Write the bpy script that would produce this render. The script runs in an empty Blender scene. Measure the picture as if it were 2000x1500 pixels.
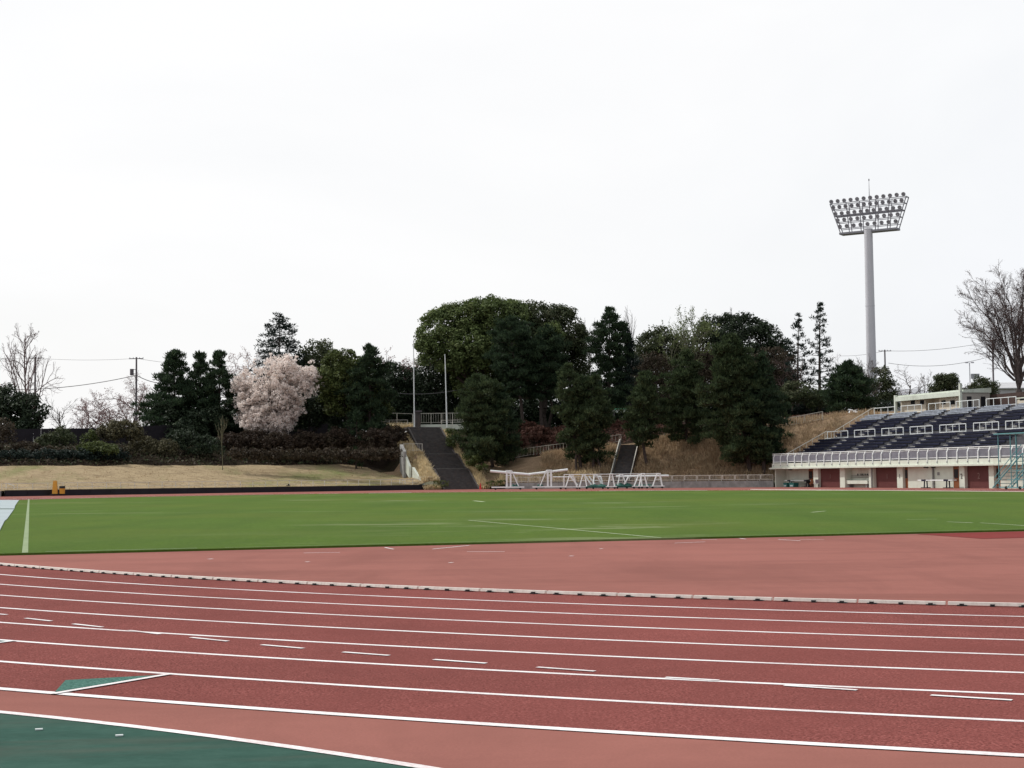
import bpy, math, random
import numpy as np
from mathutils import Vector, Matrix
from mathutils.bvhtree import BVHTree

R = math.radians
rng = np.random.default_rng(7)
random.seed(7)
scene = bpy.context.scene
COL = scene.collection

# ------------------------------------------------------------------ camera
F = 3041.24; CH = 1.5296; PIT = 0.0600172; ROL = -0.0096654
cp, sp = math.cos(PIT), math.sin(PIT); cr, sr = math.cos(ROL), math.sin(ROL)
cd_ = bpy.data.cameras.new('camera'); cam = bpy.data.objects.new('camera', cd_); COL.objects.link(cam)
cd_.sensor_width = 36; cd_.lens = F/2000*36; cd_.clip_end = 9000; cd_.clip_start = .1
cam.matrix_world = Matrix.Translation((0, 0, CH)) @ Matrix.Rotation(math.pi/2+PIT, 4, 'X') @ Matrix.Rotation(ROL, 4, 'Z')
scene.camera = cam
EYE = np.array([0, 0, CH])

def ray(px, py):
    u = (px-1000)/F; v = -(py-750)/F
    u, v = cr*u-sr*v, sr*u+cr*v
    return np.array([u, cp-v*sp, sp+v*cp])
def at(px, py, d):
    r = ray(px, py); return EYE + r*(d/r[1])
def gnd(px, py, z=0.0):
    r = ray(px, py); return EYE + r*((z-CH)/r[2])

YAW = 0.325334
AX = np.array([-math.sin(YAW), math.cos(YAW)]); PR = np.array([AX[1], -AX[0]])
C1 = np.array([20.642, 54.390]); RK = 39.478; LS = 74.25; C2 = C1+AX*LS
def ap(along, across, z=0.0):
    p = AX*along+PR*across; return (p[0], p[1], z)

# ------------------------------------------------------------------ materials
def mat(name):
    m = bpy.data.materials.new(name); m.use_nodes = True
    nt = m.node_tree; b = nt.nodes['Principled BSDF']; return m, nt, b
def nd(nt, t, **k):
    n = nt.nodes.new(t)
    for a, v in k.items():
        if a in n.inputs: n.inputs[a].default_value = v
        else: setattr(n, a, v)
    return n
def coords(nt, scale=(1, 1, 1), rot=0.0, kind='Object'):
    tc = nd(nt, 'ShaderNodeTexCoord'); mp = nd(nt, 'ShaderNodeMapping')
    mp.inputs['Scale'].default_value = scale; mp.inputs['Rotation'].default_value = (0, 0, rot)
    nt.links.new(tc.outputs[kind], mp.inputs[0]); return mp.outputs[0]
def ramp(nt, src, stops):
    r = nd(nt, 'ShaderNodeValToRGB'); e = r.color_ramp.elements
    while len(e) < len(stops): e.new(.5)
    for i, (p, c) in enumerate(stops):
        e[i].position = p; e[i].color = (*c, 1) if len(c) == 3 else c
    nt.links.new(src, r.inputs[0]); return r.outputs[0]
def noise(nt, co, scale, detail=4, rough=.6, dist=0):
    n = nd(nt, 'ShaderNodeTexNoise'); n.inputs['Scale'].default_value = scale
    n.inputs['Detail'].default_value = detail; n.inputs['Roughness'].default_value = rough
    n.inputs['Distortion'].default_value = dist
    nt.links.new(co, n.inputs['Vector']); return n.outputs['Fac']
def mix(nt, a, b, f, mode='MIX'):
    m = nd(nt, 'ShaderNodeMix', data_type='RGBA', blend_type=mode)
    for i, s in ((6, a), (7, b)):
        if isinstance(s, tuple): m.inputs[i].default_value = (*s, 1)
        else: nt.links.new(s, m.inputs[i])
    if isinstance(f, (int, float)): m.inputs[0].default_value = f
    else: nt.links.new(f, m.inputs[0])
    return m.outputs[2]
def bump(nt, b, h, s=.3, d=.02):
    n = nd(nt, 'ShaderNodeBump'); n.inputs['Strength'].default_value = s; n.inputs['Distance'].default_value = d
    nt.links.new(h, n.inputs['Height']); nt.links.new(n.outputs[0], b.inputs['Normal'])
def simple(name, c, rough=.6, var=.15, scale=3.0, metal=0.0, dirt=None):
    m, nt, b = mat(name); co = coords(nt)
    n = noise(nt, co, scale, 5)
    lo = tuple(x*(1-var) for x in c); hi = tuple(min(1, x*(1+var)) for x in c)
    col = ramp(nt, n, [(.3, lo), (.7, hi)])
    if dirt:
        n2 = noise(nt, coords(nt, (1.2, 1.2, .25)), scale*.7, 6, .7)
        col = mix(nt, col, dirt, ramp(nt, n2, [(.52, (0, 0, 0)), (.75, (.7, .7, .7))]))
    nt.links.new(col, b.inputs['Base Color'])
    b.inputs['Roughness'].default_value = rough; b.inputs['Metallic'].default_value = metal
    b.inputs['Specular IOR Level'].default_value = .3
    return m

def leafmat(name, dark, light, rough=.6, trans=.25, patch=None):
    bs = 1.5 if 'needles' in name or 'azalea' in name else 1.6
    if max(light) < .2: dark, light, patch = tuple(x*bs for x in dark), tuple(x*bs for x in light), (tuple(x*bs for x in patch) if patch else None)
    m, nt, b = mat(name)
    g = nd(nt, 'ShaderNodeNewGeometry')
    c = ramp(nt, g.outputs['Random Per Island'], [(0, dark), (1, light)])
    n = noise(nt, coords(nt), .55, 3)
    c = mix(nt, c, patch if patch else tuple(x*bs for x in light), ramp(nt, n, [(.45, (0, 0, 0)), (.7, (.55, .55, .55))]))
    n2 = noise(nt, coords(nt), 1.5, 3, .6)
    c = mix(nt, c, tuple(x*(.7 if max(light) < .3 else .92) for x in dark), ramp(nt, n2, [(.44, (.75,)*3), (.58, (0, 0, 0))]))
    nt.links.new(c, b.inputs['Base Color']); b.inputs['Roughness'].default_value = rough
    b.inputs['Specular IOR Level'].default_value = .12
    tr = nd(nt, 'ShaderNodeBsdfTranslucent'); nt.links.new(c, tr.inputs['Color'])
    mx = nd(nt, 'ShaderNodeMixShader'); mx.inputs[0].default_value = trans
    nt.links.new(b.outputs[0], mx.inputs[1]); nt.links.new(tr.outputs[0], mx.inputs[2])
    nt.links.new(mx.outputs[0], nt.nodes['Material Output'].inputs['Surface'])
    return m

def tartan(name, base, dark, light, grain, big=.25):
    m, nt, b = mat(name)
    co = coords(nt)
    g = noise(nt, co, 55, 2, .7)
    md = noise(nt, co, 2.2, 5, .75, .3)
    fine = ramp(nt, g, [(.37, dark), (.47, tuple(x*.9 for x in base)), (.56, base), (.68, light)]) if grain > .5 else ramp(nt, g, [(.3, tuple(x*.9 for x in base)), (.7, tuple(min(1, x*1.1) for x in base))])
    fine = mix(nt, fine, tuple(x*.66 for x in base), ramp(nt, md, [(.42, (0, 0, 0)), (.68, ((.6 if grain > .5 else .22),)*3)]))
    w = noise(nt, coords(nt, (.12, .6, 1), -YAW+.3), 1.0, 6, .65, .6)
    col = mix(nt, fine, tuple(x*.72 for x in base), ramp(nt, w, [(.42, (0, 0, 0)), (.72, (big*2.2,)*3)]))
    w3 = noise(nt, coords(nt, (.5, .16, 1), -YAW+.25), .8, 7, .7, .8)
    col = mix(nt, col, tuple(x*.68 for x in base), ramp(nt, w3, [(.46, (0, 0, 0)), (.66, (.5,)*3)]))
    w2 = noise(nt, co, .09, 4, .6)
    col = mix(nt, col, tuple(min(1, x*1.18) for x in base), ramp(nt, w2, [(.45, (0, 0, 0)), (.7, (.6,)*3)]))
    nt.links.new(col, b.inputs['Base Color'])
    b.inputs['Roughness'].default_value = .95; b.inputs['Specular IOR Level'].default_value = .04
    bump(nt, b, g, .6 if grain > .5 else .15, .006)
    return m

M = {}
M['lane'] = tartan('lane_tartan', (.212, .064, .056), (.05, .014, .012), (.36, .135, .12), 1, .34)
M['apron'] = tartan('apron_tartan', (.265, .108, .089), 0, 0, 0, .36)
M['jump'] = tartan('jump_tartan', (.18, .035, .032), 0, 0, 0, .1)
M['green_tartan'] = tartan('green_tartan', (.030, .084, .066), 0, 0, 0, .5)
M['tri_green'] = tartan('marking_green', (.07, .17, .14), (.02, .06, .05), (.18, .3, .26), 1)
M['green_tartan'] = None
def line_mat(name, c, under, wear):
    m, nt, b = mat(name); n = noise(nt, coords(nt), 28, 5, .75); n2 = noise(nt, coords(nt), 1.1, 3)
    f = nd(nt, 'ShaderNodeMath', operation='MULTIPLY'); nt.links.new(n, f.inputs[0]); nt.links.new(n2, f.inputs[1])
    nt.links.new(mix(nt, c, under, ramp(nt, f.outputs[0], [(.25-wear*.1, (0, 0, 0)), (.40, (wear,)*3)])), b.inputs['Base Color'])
    b.inputs['Roughness'].default_value = .6; return m
M['line'] = line_mat('line_paint', (.78, .77, .77), (.36, .2, .19), .6)
M['chalk'] = line_mat('chalk_line', (.18, .25, .10), (.09, .15, .03), .9)

M['chalk2'] = line_mat('fresh_chalk', (.40, .47, .29), (.12, .18, .05), .7)
def lawn_mat():
    m, nt, b = mat('lawn_grass'); co = coords(nt)
    f = noise(nt, co, 9, 6, .75)
    c = ramp(nt, f, [(.3, (.047, .090, .015)), (.68, (.098, .158, .029))])
    s = noise(nt, coords(nt, (1, .12, 1), YAW), .42, 5, .6)
    c = mix(nt, c, (.058, .10, .020), ramp(nt, s, [(.4, (0, 0, 0)), (.65, (.6,)*3)]))
    y = noise(nt, co, .06, 4, .6)
    c = mix(nt, c, (.115, .14, .03), ramp(nt, y, [(.45, (0, 0, 0)), (.7, (.55,)*3)]))
    p = noise(nt, coords(nt, (.35, .8, 1), .5), .32, 6, .7, .4)
    msk = noise(nt, co, .035, 2)
    pm = nd(nt, 'ShaderNodeMath', operation='MULTIPLY'); nt.links.new(ramp(nt, p, [(.54, (0, 0, 0)), (.62, (1, 1, 1))]), pm.inputs[0])
    nt.links.new(ramp(nt, msk, [(.46, (0, 0, 0)), (.58, (.55,)*3)]), pm.inputs[1])
    c = mix(nt, c, (.22, .25, .13), pm.outputs[0])
    nt.links.new(c, b.inputs['Base Color']); b.inputs['Roughness'].default_value = .9
    b.inputs['Specular IOR Level'].default_value = .03
    bump(nt, b, f, .8, .04); return m
M['lawn'] = lawn_mat()

def ground_mat(name, a, c, g, scale=.25, st=(1, 1, 1), rot=0., gm=.6, fleck=None, bd=.12):
    m, nt, b = mat(name); co = coords(nt)
    f = noise(nt, co, 5, 7, .75)
    col = ramp(nt, f, [(.3, a), (.7, c)])
    m2 = noise(nt, coords(nt, (.6, 1.4, 1.4), -.72), .7, 6, .75)
    col = mix(nt, col, tuple(x*.7 for x in a), ramp(nt, m2, [(.45, (0, 0, 0)), (.64, (.7,)*3)]))
    s = noise(nt, coords(nt, st, rot), scale, 6, .65, .3)
    col = mix(nt, col, g, ramp(nt, s, [(.5, (0, 0, 0)), (.68, (gm,)*3)]))
    if fleck:
        q = noise(nt, coords(nt, (.5, 2.2, 2.2), -.72), 1.1, 6, .8)
        col = mix(nt, col, fleck, ramp(nt, q, [(.54, (0, 0, 0)), (.66, (.8,)*3)]))
    nt.links.new(col, b.inputs['Base Color']); b.inputs['Roughness'].default_value = .95
    b.inputs['Specular IOR Level'].default_value = .03
    bump(nt, b, f, .8 if bd > .05 else .2, bd); return m
M['green_tartan'] = ground_mat('green_tartan', (.030, .074, .058), (.046, .100, .080), (.075, .082, .066), .7, (.35, 1.1, 1), -.6, .75, None, .004)
M['berm'] = ground_mat('dry_lawn', (.27, .205, .125), (.44, .35, .22), (.17, .19, .075), .11, (1, .35, 1), -.72, .95, (.13, .095, .05))
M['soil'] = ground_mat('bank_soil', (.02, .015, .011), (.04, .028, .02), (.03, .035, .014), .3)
M['drybank'] = ground_mat('dry_bank', (.20, .14, .09), (.34, .245, .16), (.12, .10, .05), .25)
M['earth'] = ground_mat('earth', (.08, .08, .05), (.14, .13, .08), (.07, .09, .03), .05)

M['white'] = simple('white_paint', (.78, .82, .81), .45, .06, 2)
M['offwhite'] = simple('cream_paint', (.60, .64, .555), .6, .06, 1.2, dirt=(.42, .42, .35))
M['cream_rail'] = simple('cream_rail', (.60, .58, .51), .5, .1, 2)
M['kerbpaint'] = simple('kerb_paint', (.64, .585, .535), .5, .1, 6, dirt=(.36, .29, .25))
M['concrete'] = simple('concrete', (.26, .26, .25), .85, .25, 1.5, dirt=(.10, .10, .10))
M['stepstone'] = simple('step_concrete', (.07, .064, .062), .9, .3, 2, dirt=(.13, .09, .07))
M['terrace'] = simple('terrace_concrete', (.085, .085, .095), .9, .35, 1.2)
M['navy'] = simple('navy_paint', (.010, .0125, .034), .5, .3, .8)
M['navylit'] = simple('navy_lit_edge', (.032, .037, .072), .5, .4, .9)  # bench navy made lighter: sky light caught by the seat edges, painted in
M['greyseat'] = simple('faded_seat', (.30, .33, .38), .6, .3, 2.5)
M['reddoor'] = simple('maroon_door', (.115, .036, .034), .55, .12, 2)
M['browndoor'] = simple('brown_door', (.24, .085, .035), .5, .15, 2)
M['glassdark'] = simple('dark_glass', (.02, .022, .026), .15, .1, 1)
M['black'] = simple('black_pad', (.010, .010, .016), .55, .3, .7)
M['blackmetal'] = simple('black_metal', (.015, .015, .017), .5, .2, 4)
M['galv'] = simple('galvanised', (.42, .43, .46), .45, .08, 2, .2)
M['towergrey'] = simple('tower_steel', (.56, .56, .60), .5, .06, .4)
M['lampback'] = simple('lamp_shell', (.48, .48, .53), .4, .1, 3)
M['lampglass'] = simple('lamp_glass', (.55, .55, .60), .1, .05, 3)
M['framegrey'] = simple('tower_frame', (.24, .24, .27), .5, .1, 1)
M['mesh'] = simple('rail_mesh', (.36, .36, .40), .6, .15, 1)
M['hutgreen'] = simple('pale_green_eaves', (.58, .63, .55), .6, .1, 1, dirt=(.33, .34, .28))
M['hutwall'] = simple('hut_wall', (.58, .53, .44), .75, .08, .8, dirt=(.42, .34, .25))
M['hutshade'] = simple('hut_wall_shaded', (.40, .37, .33), .8, .1, .8)  # hut wall darkened and greyed: the shade on its side put into the colour
M['wood'] = simple('pole_wood', (.07, .055, .05), .85, .2, 3)
M['polegrey'] = simple('pole_concrete', (.13, .115, .125), .8, .15, 2)
M['brownfence'] = simple('brown_fence', (.065, .04, .034), .8, .2, 1.5)
M['darkfence'] = simple('dark_fence', (.014, .011, .015), .85, .3, 1)
M['roof'] = simple('metal_roof', (.44, .44, .45), .5, .08, .6)
M['roofdark'] = simple('grey_roof', (.30, .31, .33), .6, .12, .6)
M['teal'] = simple('teal_paint', (.11, .27, .29), .5, .12, 2)
M['matgreen'] = simple('green_tarp', (.012, .075, .058), .6, .3, 3)
M['tableteal'] = simple('teal_plastic', (.02, .12, .11), .5, .2, 3)
M['orange'] = simple('orange_paint', (.60, .30, .04), .5, .1, 4)
M['red'] = simple('red_plastic', (.5, .03, .03), .5, .1, 4)
M['rubber'] = simple('rubber', (.012, .012, .012), .7, .1, 6)
M['sheet'] = simple('ground_sheet', (.31, .37, .385), .7, .08, .25, dirt=(.24, .29, .30))
M['sign'] = simple('sign_white', (.68, .75, .68), .5, .05, 2)
M['signgreen'] = simple('sign_green', (.12, .42, .24), .5, .05, 2)
M['ink'] = simple('black_ink', (.012, .012, .014), .6, .05, 4)
M['fadedpaint'] = simple('faded_paint', (.26, .17, .15), .7, .1, 4)
M['wire'] = simple('wire', (.05, .05, .055), .6, .1, 3)
M['bark'] = simple('bark', (.055, .042, .036), .9, .35, 4)
M['barkgrey'] = simple('grey_bark', (.085, .068, .064), .9, .3, 4)
M['barkpink'] = simple('budding_bark', (.15, .10, .098), .9, .3, 4)
M['barkgreen'] = simple('greenish_bark', (.14, .14, .09), .9, .3, 4)
M['pine'] = leafmat('pine_needles', (.021, .035, .016), (.060, .082, .036), patch=(.068, .088, .04))
M['pine2'] = leafmat('dark_pine_needles', (.015, .028, .016), (.042, .066, .031), patch=(.045, .066, .032))
M['cedar'] = leafmat('cedar_needles', (.010, .017, .015), (.022, .034, .026), trans=.15)
M['camphor'] = leafmat('camphor_leaves', (.045, .066, .022), (.115, .15, .052), patch=(.14, .155, .065))
M['darkleaf'] = leafmat('dark_leaves', (.012, .02, .012), (.03, .042, .022), trans=.15)
M['oliveleaf'] = leafmat('olive_leaves', (.03, .042, .02), (.065, .075, .036), patch=(.07, .06, .035))
M['brownleaf'] = leafmat('brown_leaves', (.028, .022, .015), (.066, .05, .034), patch=(.055, .05, .03))
M['rustleaf'] = leafmat('rust_azalea', (.026, .018, .013), (.056, .040, .029), patch=(.05, .042, .026))
M['rustred'] = leafmat('rust_red_azalea', (.05, .022, .016), (.10, .048, .036), patch=(.08, .045, .03))
M['shrub'] = leafmat('shrub_leaves', (.035, .05, .015), (.09, .11, .035), patch=(.09, .10, .04))
M['shrubgrey'] = leafmat('grey_shrub', (.035, .035, .02), (.10, .09, .05))
M['blossom'] = leafmat('blossom', (.86, .77, .72), (.96, .91, .87), trans=.55, patch=(.95, .9, .86))
M['bud'] = leafmat('bud', (.20, .12, .12), (.42, .28, .27), trans=.3)
M['barkbud'] = leafmat('keyaki_bud', (.10, .06, .055), (.20, .12, .11), trans=.2)
M['freshbud'] = leafmat('fresh_bud', (.10, .13, .05), (.2, .24, .1), trans=.3)
M['straw'] = leafmat('straw', (.32, .235, .145), (.60, .47, .31), trans=.4, patch=(.54, .37, .23))
M['strawpale'] = leafmat('pale_straw', (.58, .47, .28), (.90, .78, .53), trans=.45, patch=(.85, .72, .48))

# ------------------------------------------------------------------ mesh helpers
def tag(o, label=None, cat=None, group=None, kind=None):
    if label: o['label'] = label
    if cat: o['category'] = cat
    if group: o['group'] = group
    if kind: o['kind'] = kind
    return o
def empty(name, loc, label=None, cat=None, group=None):
    o = bpy.data.objects.new(name, None); COL.objects.link(o); o.location = tuple(loc); o.empty_display_size = .3
    return tag(o, label, cat, group)
def rootloc(o):
    v = Vector((0, 0, 0))
    while o is not None: v = v+o.location; o = o.parent
    return v
def link(name, me, m, parent=None, loc=None):
    o = bpy.data.objects.new(name, me); COL.objects.link(o)
    if m is not None: me.materials.append(m)
    if parent is not None: o.parent = parent
    if loc is not None: o.location = tuple(loc)
    return o

class MB:
    def __init__(s): s.v = []; s.f = []
    def add(s, vs, fs):
        n = len(s.v); s.v += [tuple(map(float, p)) for p in vs]; s.f += [tuple(i+n for i in q) for q in fs]; return s
    def hexa(s, p):   # 8 corners: bottom 4 ccw then top 4
        return s.add(p, [(3, 2, 1, 0), (4, 5, 6, 7), (0, 1, 5, 4), (1, 2, 6, 5), (2, 3, 7, 6), (3, 0, 4, 7)])
    def box(s, c, d, x=(1, 0), z=None):
        c = np.array(c, float); ux = np.array([x[0], x[1], 0.])
        ux /= np.linalg.norm(ux); uy = np.array([-ux[1], ux[0], 0]); uz = np.array([0, 0, 1.])
        h = np.array(d)/2
        P = [c+ux*i*h[0]+uy*j*h[1]+uz*k*h[2] for k in (-1, 1) for i, j in ((-1, -1), (1, -1), (1, 1), (-1, 1))]
        return s.hexa(P)
    def beam(s, a, b, w, h=None, up=(0, 0, 1)):
        a = np.array(a, float); b = np.array(b, float); h = h or w
        d = b-a; d /= np.linalg.norm(d); u = np.array(up, float)
        if abs(d@u) > .98: u = np.array([AX[0], AX[1], 0])
        sx = np.cross(d, u); sx /= np.linalg.norm(sx); u = np.cross(sx, d)
        P = [q+sx*i*w/2+u*j*h/2 for q in (a, b) for i, j in ((-1, -1), (1, -1), (1, 1), (-1, 1))]
        return s.hexa(P)
    def tube(s, a, b, r0, r1=None, n=8, cap=True):
        r1 = r0 if r1 is None else r1
        a = np.array(a, float); b = np.array(b, float); d = b-a; d /= np.linalg.norm(d)
        u = np.array([0, 0, 1.]) if abs(d[2]) < .9 else np.array([1., 0, 0])
        x = np.cross(d, u); x /= np.linalg.norm(x); y = np.cross(d, x)
        vs = [q+(x*math.cos(2*math.pi*i/n)+y*math.sin(2*math.pi*i/n))*r for q, r in ((a, r0), (b, r1)) for i in range(n)]
        fs = [(i, (i+1) % n, n+(i+1) % n, n+i) for i in range(n)]
        if cap: fs += [tuple(range(n-1, -1, -1)), tuple(range(n, 2*n))]
        return s.add(vs, fs)
    def path(s, pts, r, n=6):
        for a, b in zip(pts[:-1], pts[1:]): s.tube(a, b, r, r, n)
        return s
    def poly(s, pts, z0, z1):
        n = len(pts); vs = [(p[0], p[1], z0) for p in pts]+[(p[0], p[1], z1) for p in pts]
        return s.add(vs, [tuple(range(n-1, -1, -1)), tuple(range(n, 2*n))]+[(i, (i+1) % n, n+(i+1) % n, n+i) for i in range(n)])
    def sheet(s, pts, z):
        n = len(pts); return s.add([(p[0], p[1], z) for p in pts], [tuple(range(n))])
    def build(s, name, m, parent=None, origin=None, smooth=False, bev=0):
        off = np.array(rootloc(parent)) if parent is not None else np.array(origin if origin is not None else (0, 0, 0), float)
        me = bpy.data.meshes.new(name); me.from_pydata([tuple(np.array(v)-off) for v in s.v], [], s.f); me.update()
        if smooth: me.polygons.foreach_set('use_smooth', [True]*len(me.polygons))
        o = link(name, me, m, parent, None if parent is not None else off)
        if bev:
            b = o.modifiers.new('b', 'BEVEL'); b.width = bev; b.segments = 1; b.limit_method = 'ANGLE'
        return o

def quadmesh(name, V, m, parent=None, origin=None):       # V (n,4,3) world
    off = np.array(rootloc(parent)) if parent is not None else np.array(origin if origin is not None else (0, 0, 0), float)
    n = len(V); me = bpy.data.meshes.new(name)
    me.vertices.add(n*4); me.vertices.foreach_set('co', (V-off).astype(np.float32).ravel())
    me.loops.add(n*4); me.loops.foreach_set('vertex_index', np.arange(n*4, dtype=np.int32))
    me.polygons.add(n); me.polygons.foreach_set('loop_start', np.arange(0, n*4, 4, dtype=np.int32))
    me.polygons.foreach_set('loop_total', np.full(n, 4, dtype=np.int32))
    me.update(calc_edges=True)
    return link(name, me, m, parent, None if parent is not None else off)
def unit(a): return a/np.maximum(np.linalg.norm(a, axis=-1, keepdims=True), 1e-9)
def leafquads(P, N, size, aspect=.62):
    n = len(P); T = unit(np.cross(N, rng.normal(size=(n, 3)))); B = np.cross(N, T)
    s = (size*rng.uniform(.6, 1.35, n))[:, None]
    return np.stack([P-T*s/2, P+B*s*aspect/2, P+T*s/2, P-B*s*aspect/2], 1)
def bladequads(P, D, L, W):
    n = len(P); D = unit(D); S = unit(np.cross(D, rng.normal(size=(n, 3)))); L = L[:, None]; W = np.asarray(W).reshape(-1, 1)
    return np.stack([P, P+D*L*.45+S*W/2, P+D*L, P+D*L*.45-S*W/2], 1)
def segmesh(name, segs, m, parent, sides=4):
    S = np.array(segs); a, b, r0, r1 = S[:, 0:3], S[:, 3:6], S[:, 6:7], S[:, 7:8]
    d = unit(b-a); u = np.where(np.abs(d[:, 2:3]) < .9, np.array([[0, 0, 1.]]), np.array([[1., 0, 0]]))
    x = unit(np.cross(d, u)); y = np.cross(d, x); n = len(S); q = []
    for i in range(sides):
        t0, t1 = 2*math.pi*i/sides, 2*math.pi*(i+1)/sides
        e0 = x*math.cos(t0)+y*math.sin(t0); e1 = x*math.cos(t1)+y*math.sin(t1)
        q.append(np.stack([a+e0*r0, a+e1*r0, b+e1*r1, b+e0*r1], 1))
    return quadmesh(name, np.concatenate(q), m, parent)

# ------------------------------------------------------------------ world and sun
SUN_EL, SUN_AZ = R(46), R(-62)
w = bpy.data.worlds.new('World'); scene.world = w; w.use_nodes = True
nt = w.node_tree; bg = nt.nodes['Background']
sky = nd(nt, 'ShaderNodeTexSky', sky_type='NISHITA'); sky.sun_disc = False
sky.sun_elevation = SUN_EL; sky.sun_rotation = SUN_AZ; sky.air_density = 1.2; sky.dust_density = 3
tc = nd(nt, 'ShaderNodeTexCoord'); mp = nd(nt, 'ShaderNodeMapping'); mp.inputs['Scale'].default_value = (1.3, 1.3, 3.2)
nt.links.new(tc.outputs['Generated'], mp.inputs[0])
nf = noise(nt, mp.outputs[0], 1.6, 5, .55, .4)
fac = ramp(nt, nf, [(.3, (.86,)*3), (.62, (.98,)*3)])
dp = nd(nt, 'ShaderNodeVectorMath', operation='DOT_PRODUCT'); nt.links.new(tc.outputs['Generated'], dp.inputs[0])
dp.inputs[1].default_value = (math.sin(SUN_AZ)*math.cos(SUN_EL), math.cos(SUN_AZ)*math.cos(SUN_EL), math.sin(SUN_EL))
mr = nd(nt, 'ShaderNodeMapRange'); nt.links.new(dp.outputs['Value'], mr.inputs[0])
mr.inputs[1].default_value = -.7; mr.inputs[2].default_value = .42
veil = ramp(nt, mr.outputs[0], [(0, (.34, .36, .40)), (.5, (.70, .73, .80)), (.74, (.905, .925, .97)), (.88, (.965, .975, .992)), (1, (.995, .995, 1.0))])
vl = nd(nt, 'ShaderNodeVectorMath', operation='SCALE'); nt.links.new(veil, vl.inputs[0]); vl.inputs['Scale'].default_value = 10.15
nt.links.new(mix(nt, sky.outputs[0], vl.outputs[0], fac), bg.inputs['Color'])
bg.inputs['Strength'].default_value = .1
sl = bpy.data.lights.new('sun', 'SUN'); sl.energy = 2.9; sl.angle = R(2.0); sl.color = (1, .965, .92)
so = bpy.data.objects.new('sun', sl); COL.objects.link(so)
sdir = Vector((math.sin(SUN_AZ)*math.cos(SUN_EL), math.cos(SUN_AZ)*math.cos(SUN_EL), math.sin(SUN_EL)))
so.rotation_euler = sdir.to_track_quat('Z', 'Y').to_euler(); so.location = (0, 0, 60)
vs = scene.view_settings; vs.view_transform = 'Standard'; vs.look = 'None'; vs.exposure = 0; vs.gamma = 1
scene.cycles.max_bounces = 6; scene.cycles.transparent_max_bounces = 8

# ------------------------------------------------------------------ setting: flat ground, track, lawn
def struct(o): return tag(o, kind='structure')
struct(MB().sheet([(-900, -300), (900, -300), (900, 1200), (-900, 1200)], -.03).build('ground', M['earth']))
struct(MB().sheet([ap(-45, -110), ap(-45, 140), ap(205, 140), ap(205, -110)], 0).build('track_apron', M['apron']))
TH1 = math.atan2(-AX[1], -AX[0])         # direction of the near apex
def stadium(r, step=.5):
    pts = []
    n = int(180/step)
    for i in range(n+1):
        a = TH1-math.pi/2+math.pi*i/n; pts.append(C1+r*np.array([math.cos(a), math.sin(a)]))
    for i in range(n+1):
        a = TH1+math.pi/2+math.pi*i/n; pts.append(C2+r*np.array([math.cos(a), math.sin(a)]))
    return pts
def ring(r0, r1, z):
    a, b = stadium(r0), stadium(r1); n = len(a); m = MB()
    m.add([(p[0], p[1], z) for p in a]+[(p[0], p[1], z) for p in b], [(i, n+i, n+(i+1) % n, (i+1) % n) for i in range(n)]); return m
track = struct(ring(RK-.05, RK+9.78, .004).build('running_track', M['lane']))
for k in range(1, 9):
    wd = .072 if k < 8 else .10
    ring(RK+1.22*k-wd/2, RK+1.22*k+wd/2, .006).build('lane_line', M['line'], track)
# break line dashes and stagger marks, laid on the lanes
def strip(p, q, w_, z, name, m, parent=None):
    p = np.array(p[:2]); q = np.array(q[:2]); d = (q-p)/np.linalg.norm(q-p); nrm = np.array([-d[1], d[0]])*w_/2
    return MB().sheet([p-nrm, q-nrm, q+nrm, p+nrm], z).build(name, m, parent)
dash = [((-40, 1197), (13, 1202)), ((50, 1208.8), (100, 1214.4)), ((143, 1220), (200, 1226.3)), ((251, 1232.6), (312.5, 1240)), ((373, 1246.6), (445, 1254)),
        ((511, 1261), (592.5, 1268)), ((670, 1275.3), (760, 1282)), ((847, 1290), (950, 1297.4)), ((1049, 1305), (1162, 1313)), ((1300, 1325), (1404, 1330.8)),
        ((1532, 1340.8), (1674, 1350)), ((1818, 1360), (1977, 1369.8))]
for a, b in dash: strip(gnd(*a), gnd(*b), .055, .010, 'break_dash', M['line'], track)
strip(gnd(103, 1357.5), gnd(333, 1318.5), .062, .012, 'stagger_line', M['line'], track)
MB().sheet([gnd(107, 1354)[:2], gnd(326, 1318.5)[:2], gnd(300, 1321)[:2], gnd(128, 1330.5)[:2]], .0095).build('stagger_mark', M['tri_green'], track)
strip(gnd(-40, 1262), gnd(30, 1253), .055, .012, 'stagger_line', M['line'], track)
MB().sheet([gnd(-60, 1264)[:2], gnd(24, 1253.6)[:2], gnd(-4, 1253)[:2], gnd(-60, 1254)[:2]], .0095).build('stagger_mark', M['tri_green'], track)
# outer white line and the green surface beyond it
gl = [gnd(x, 1392.5+.098*x+.00004*x*x)[:2] for x in range(0, 861, 40)]
d0 = gl[0]-gl[1]; d0 /= np.linalg.norm(d0); d1 = gl[-1]-gl[-2]; d1 /= np.linalg.norm(d1)
gl = [gl[0]+d0*25]+gl+[gl[-1]+d1*12]
struct(MB().sheet([tuple(p) for p in gl]+[(2, -12), (-30, -12)], .004).build('green_surface', M['green_tartan']))
m_ = MB()
for i in range(len(gl)-1):
    p, q = gl[i], gl[i+1]; d = (q-p)/np.linalg.norm(q-p); nn = np.array([-d[1], d[0]])*.04
    m_.sheet([p-nn, q-nn, q+nn, p+nn], .008+.0003*(i % 2))
struct(m_.build('edge_line', M['line']))
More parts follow.
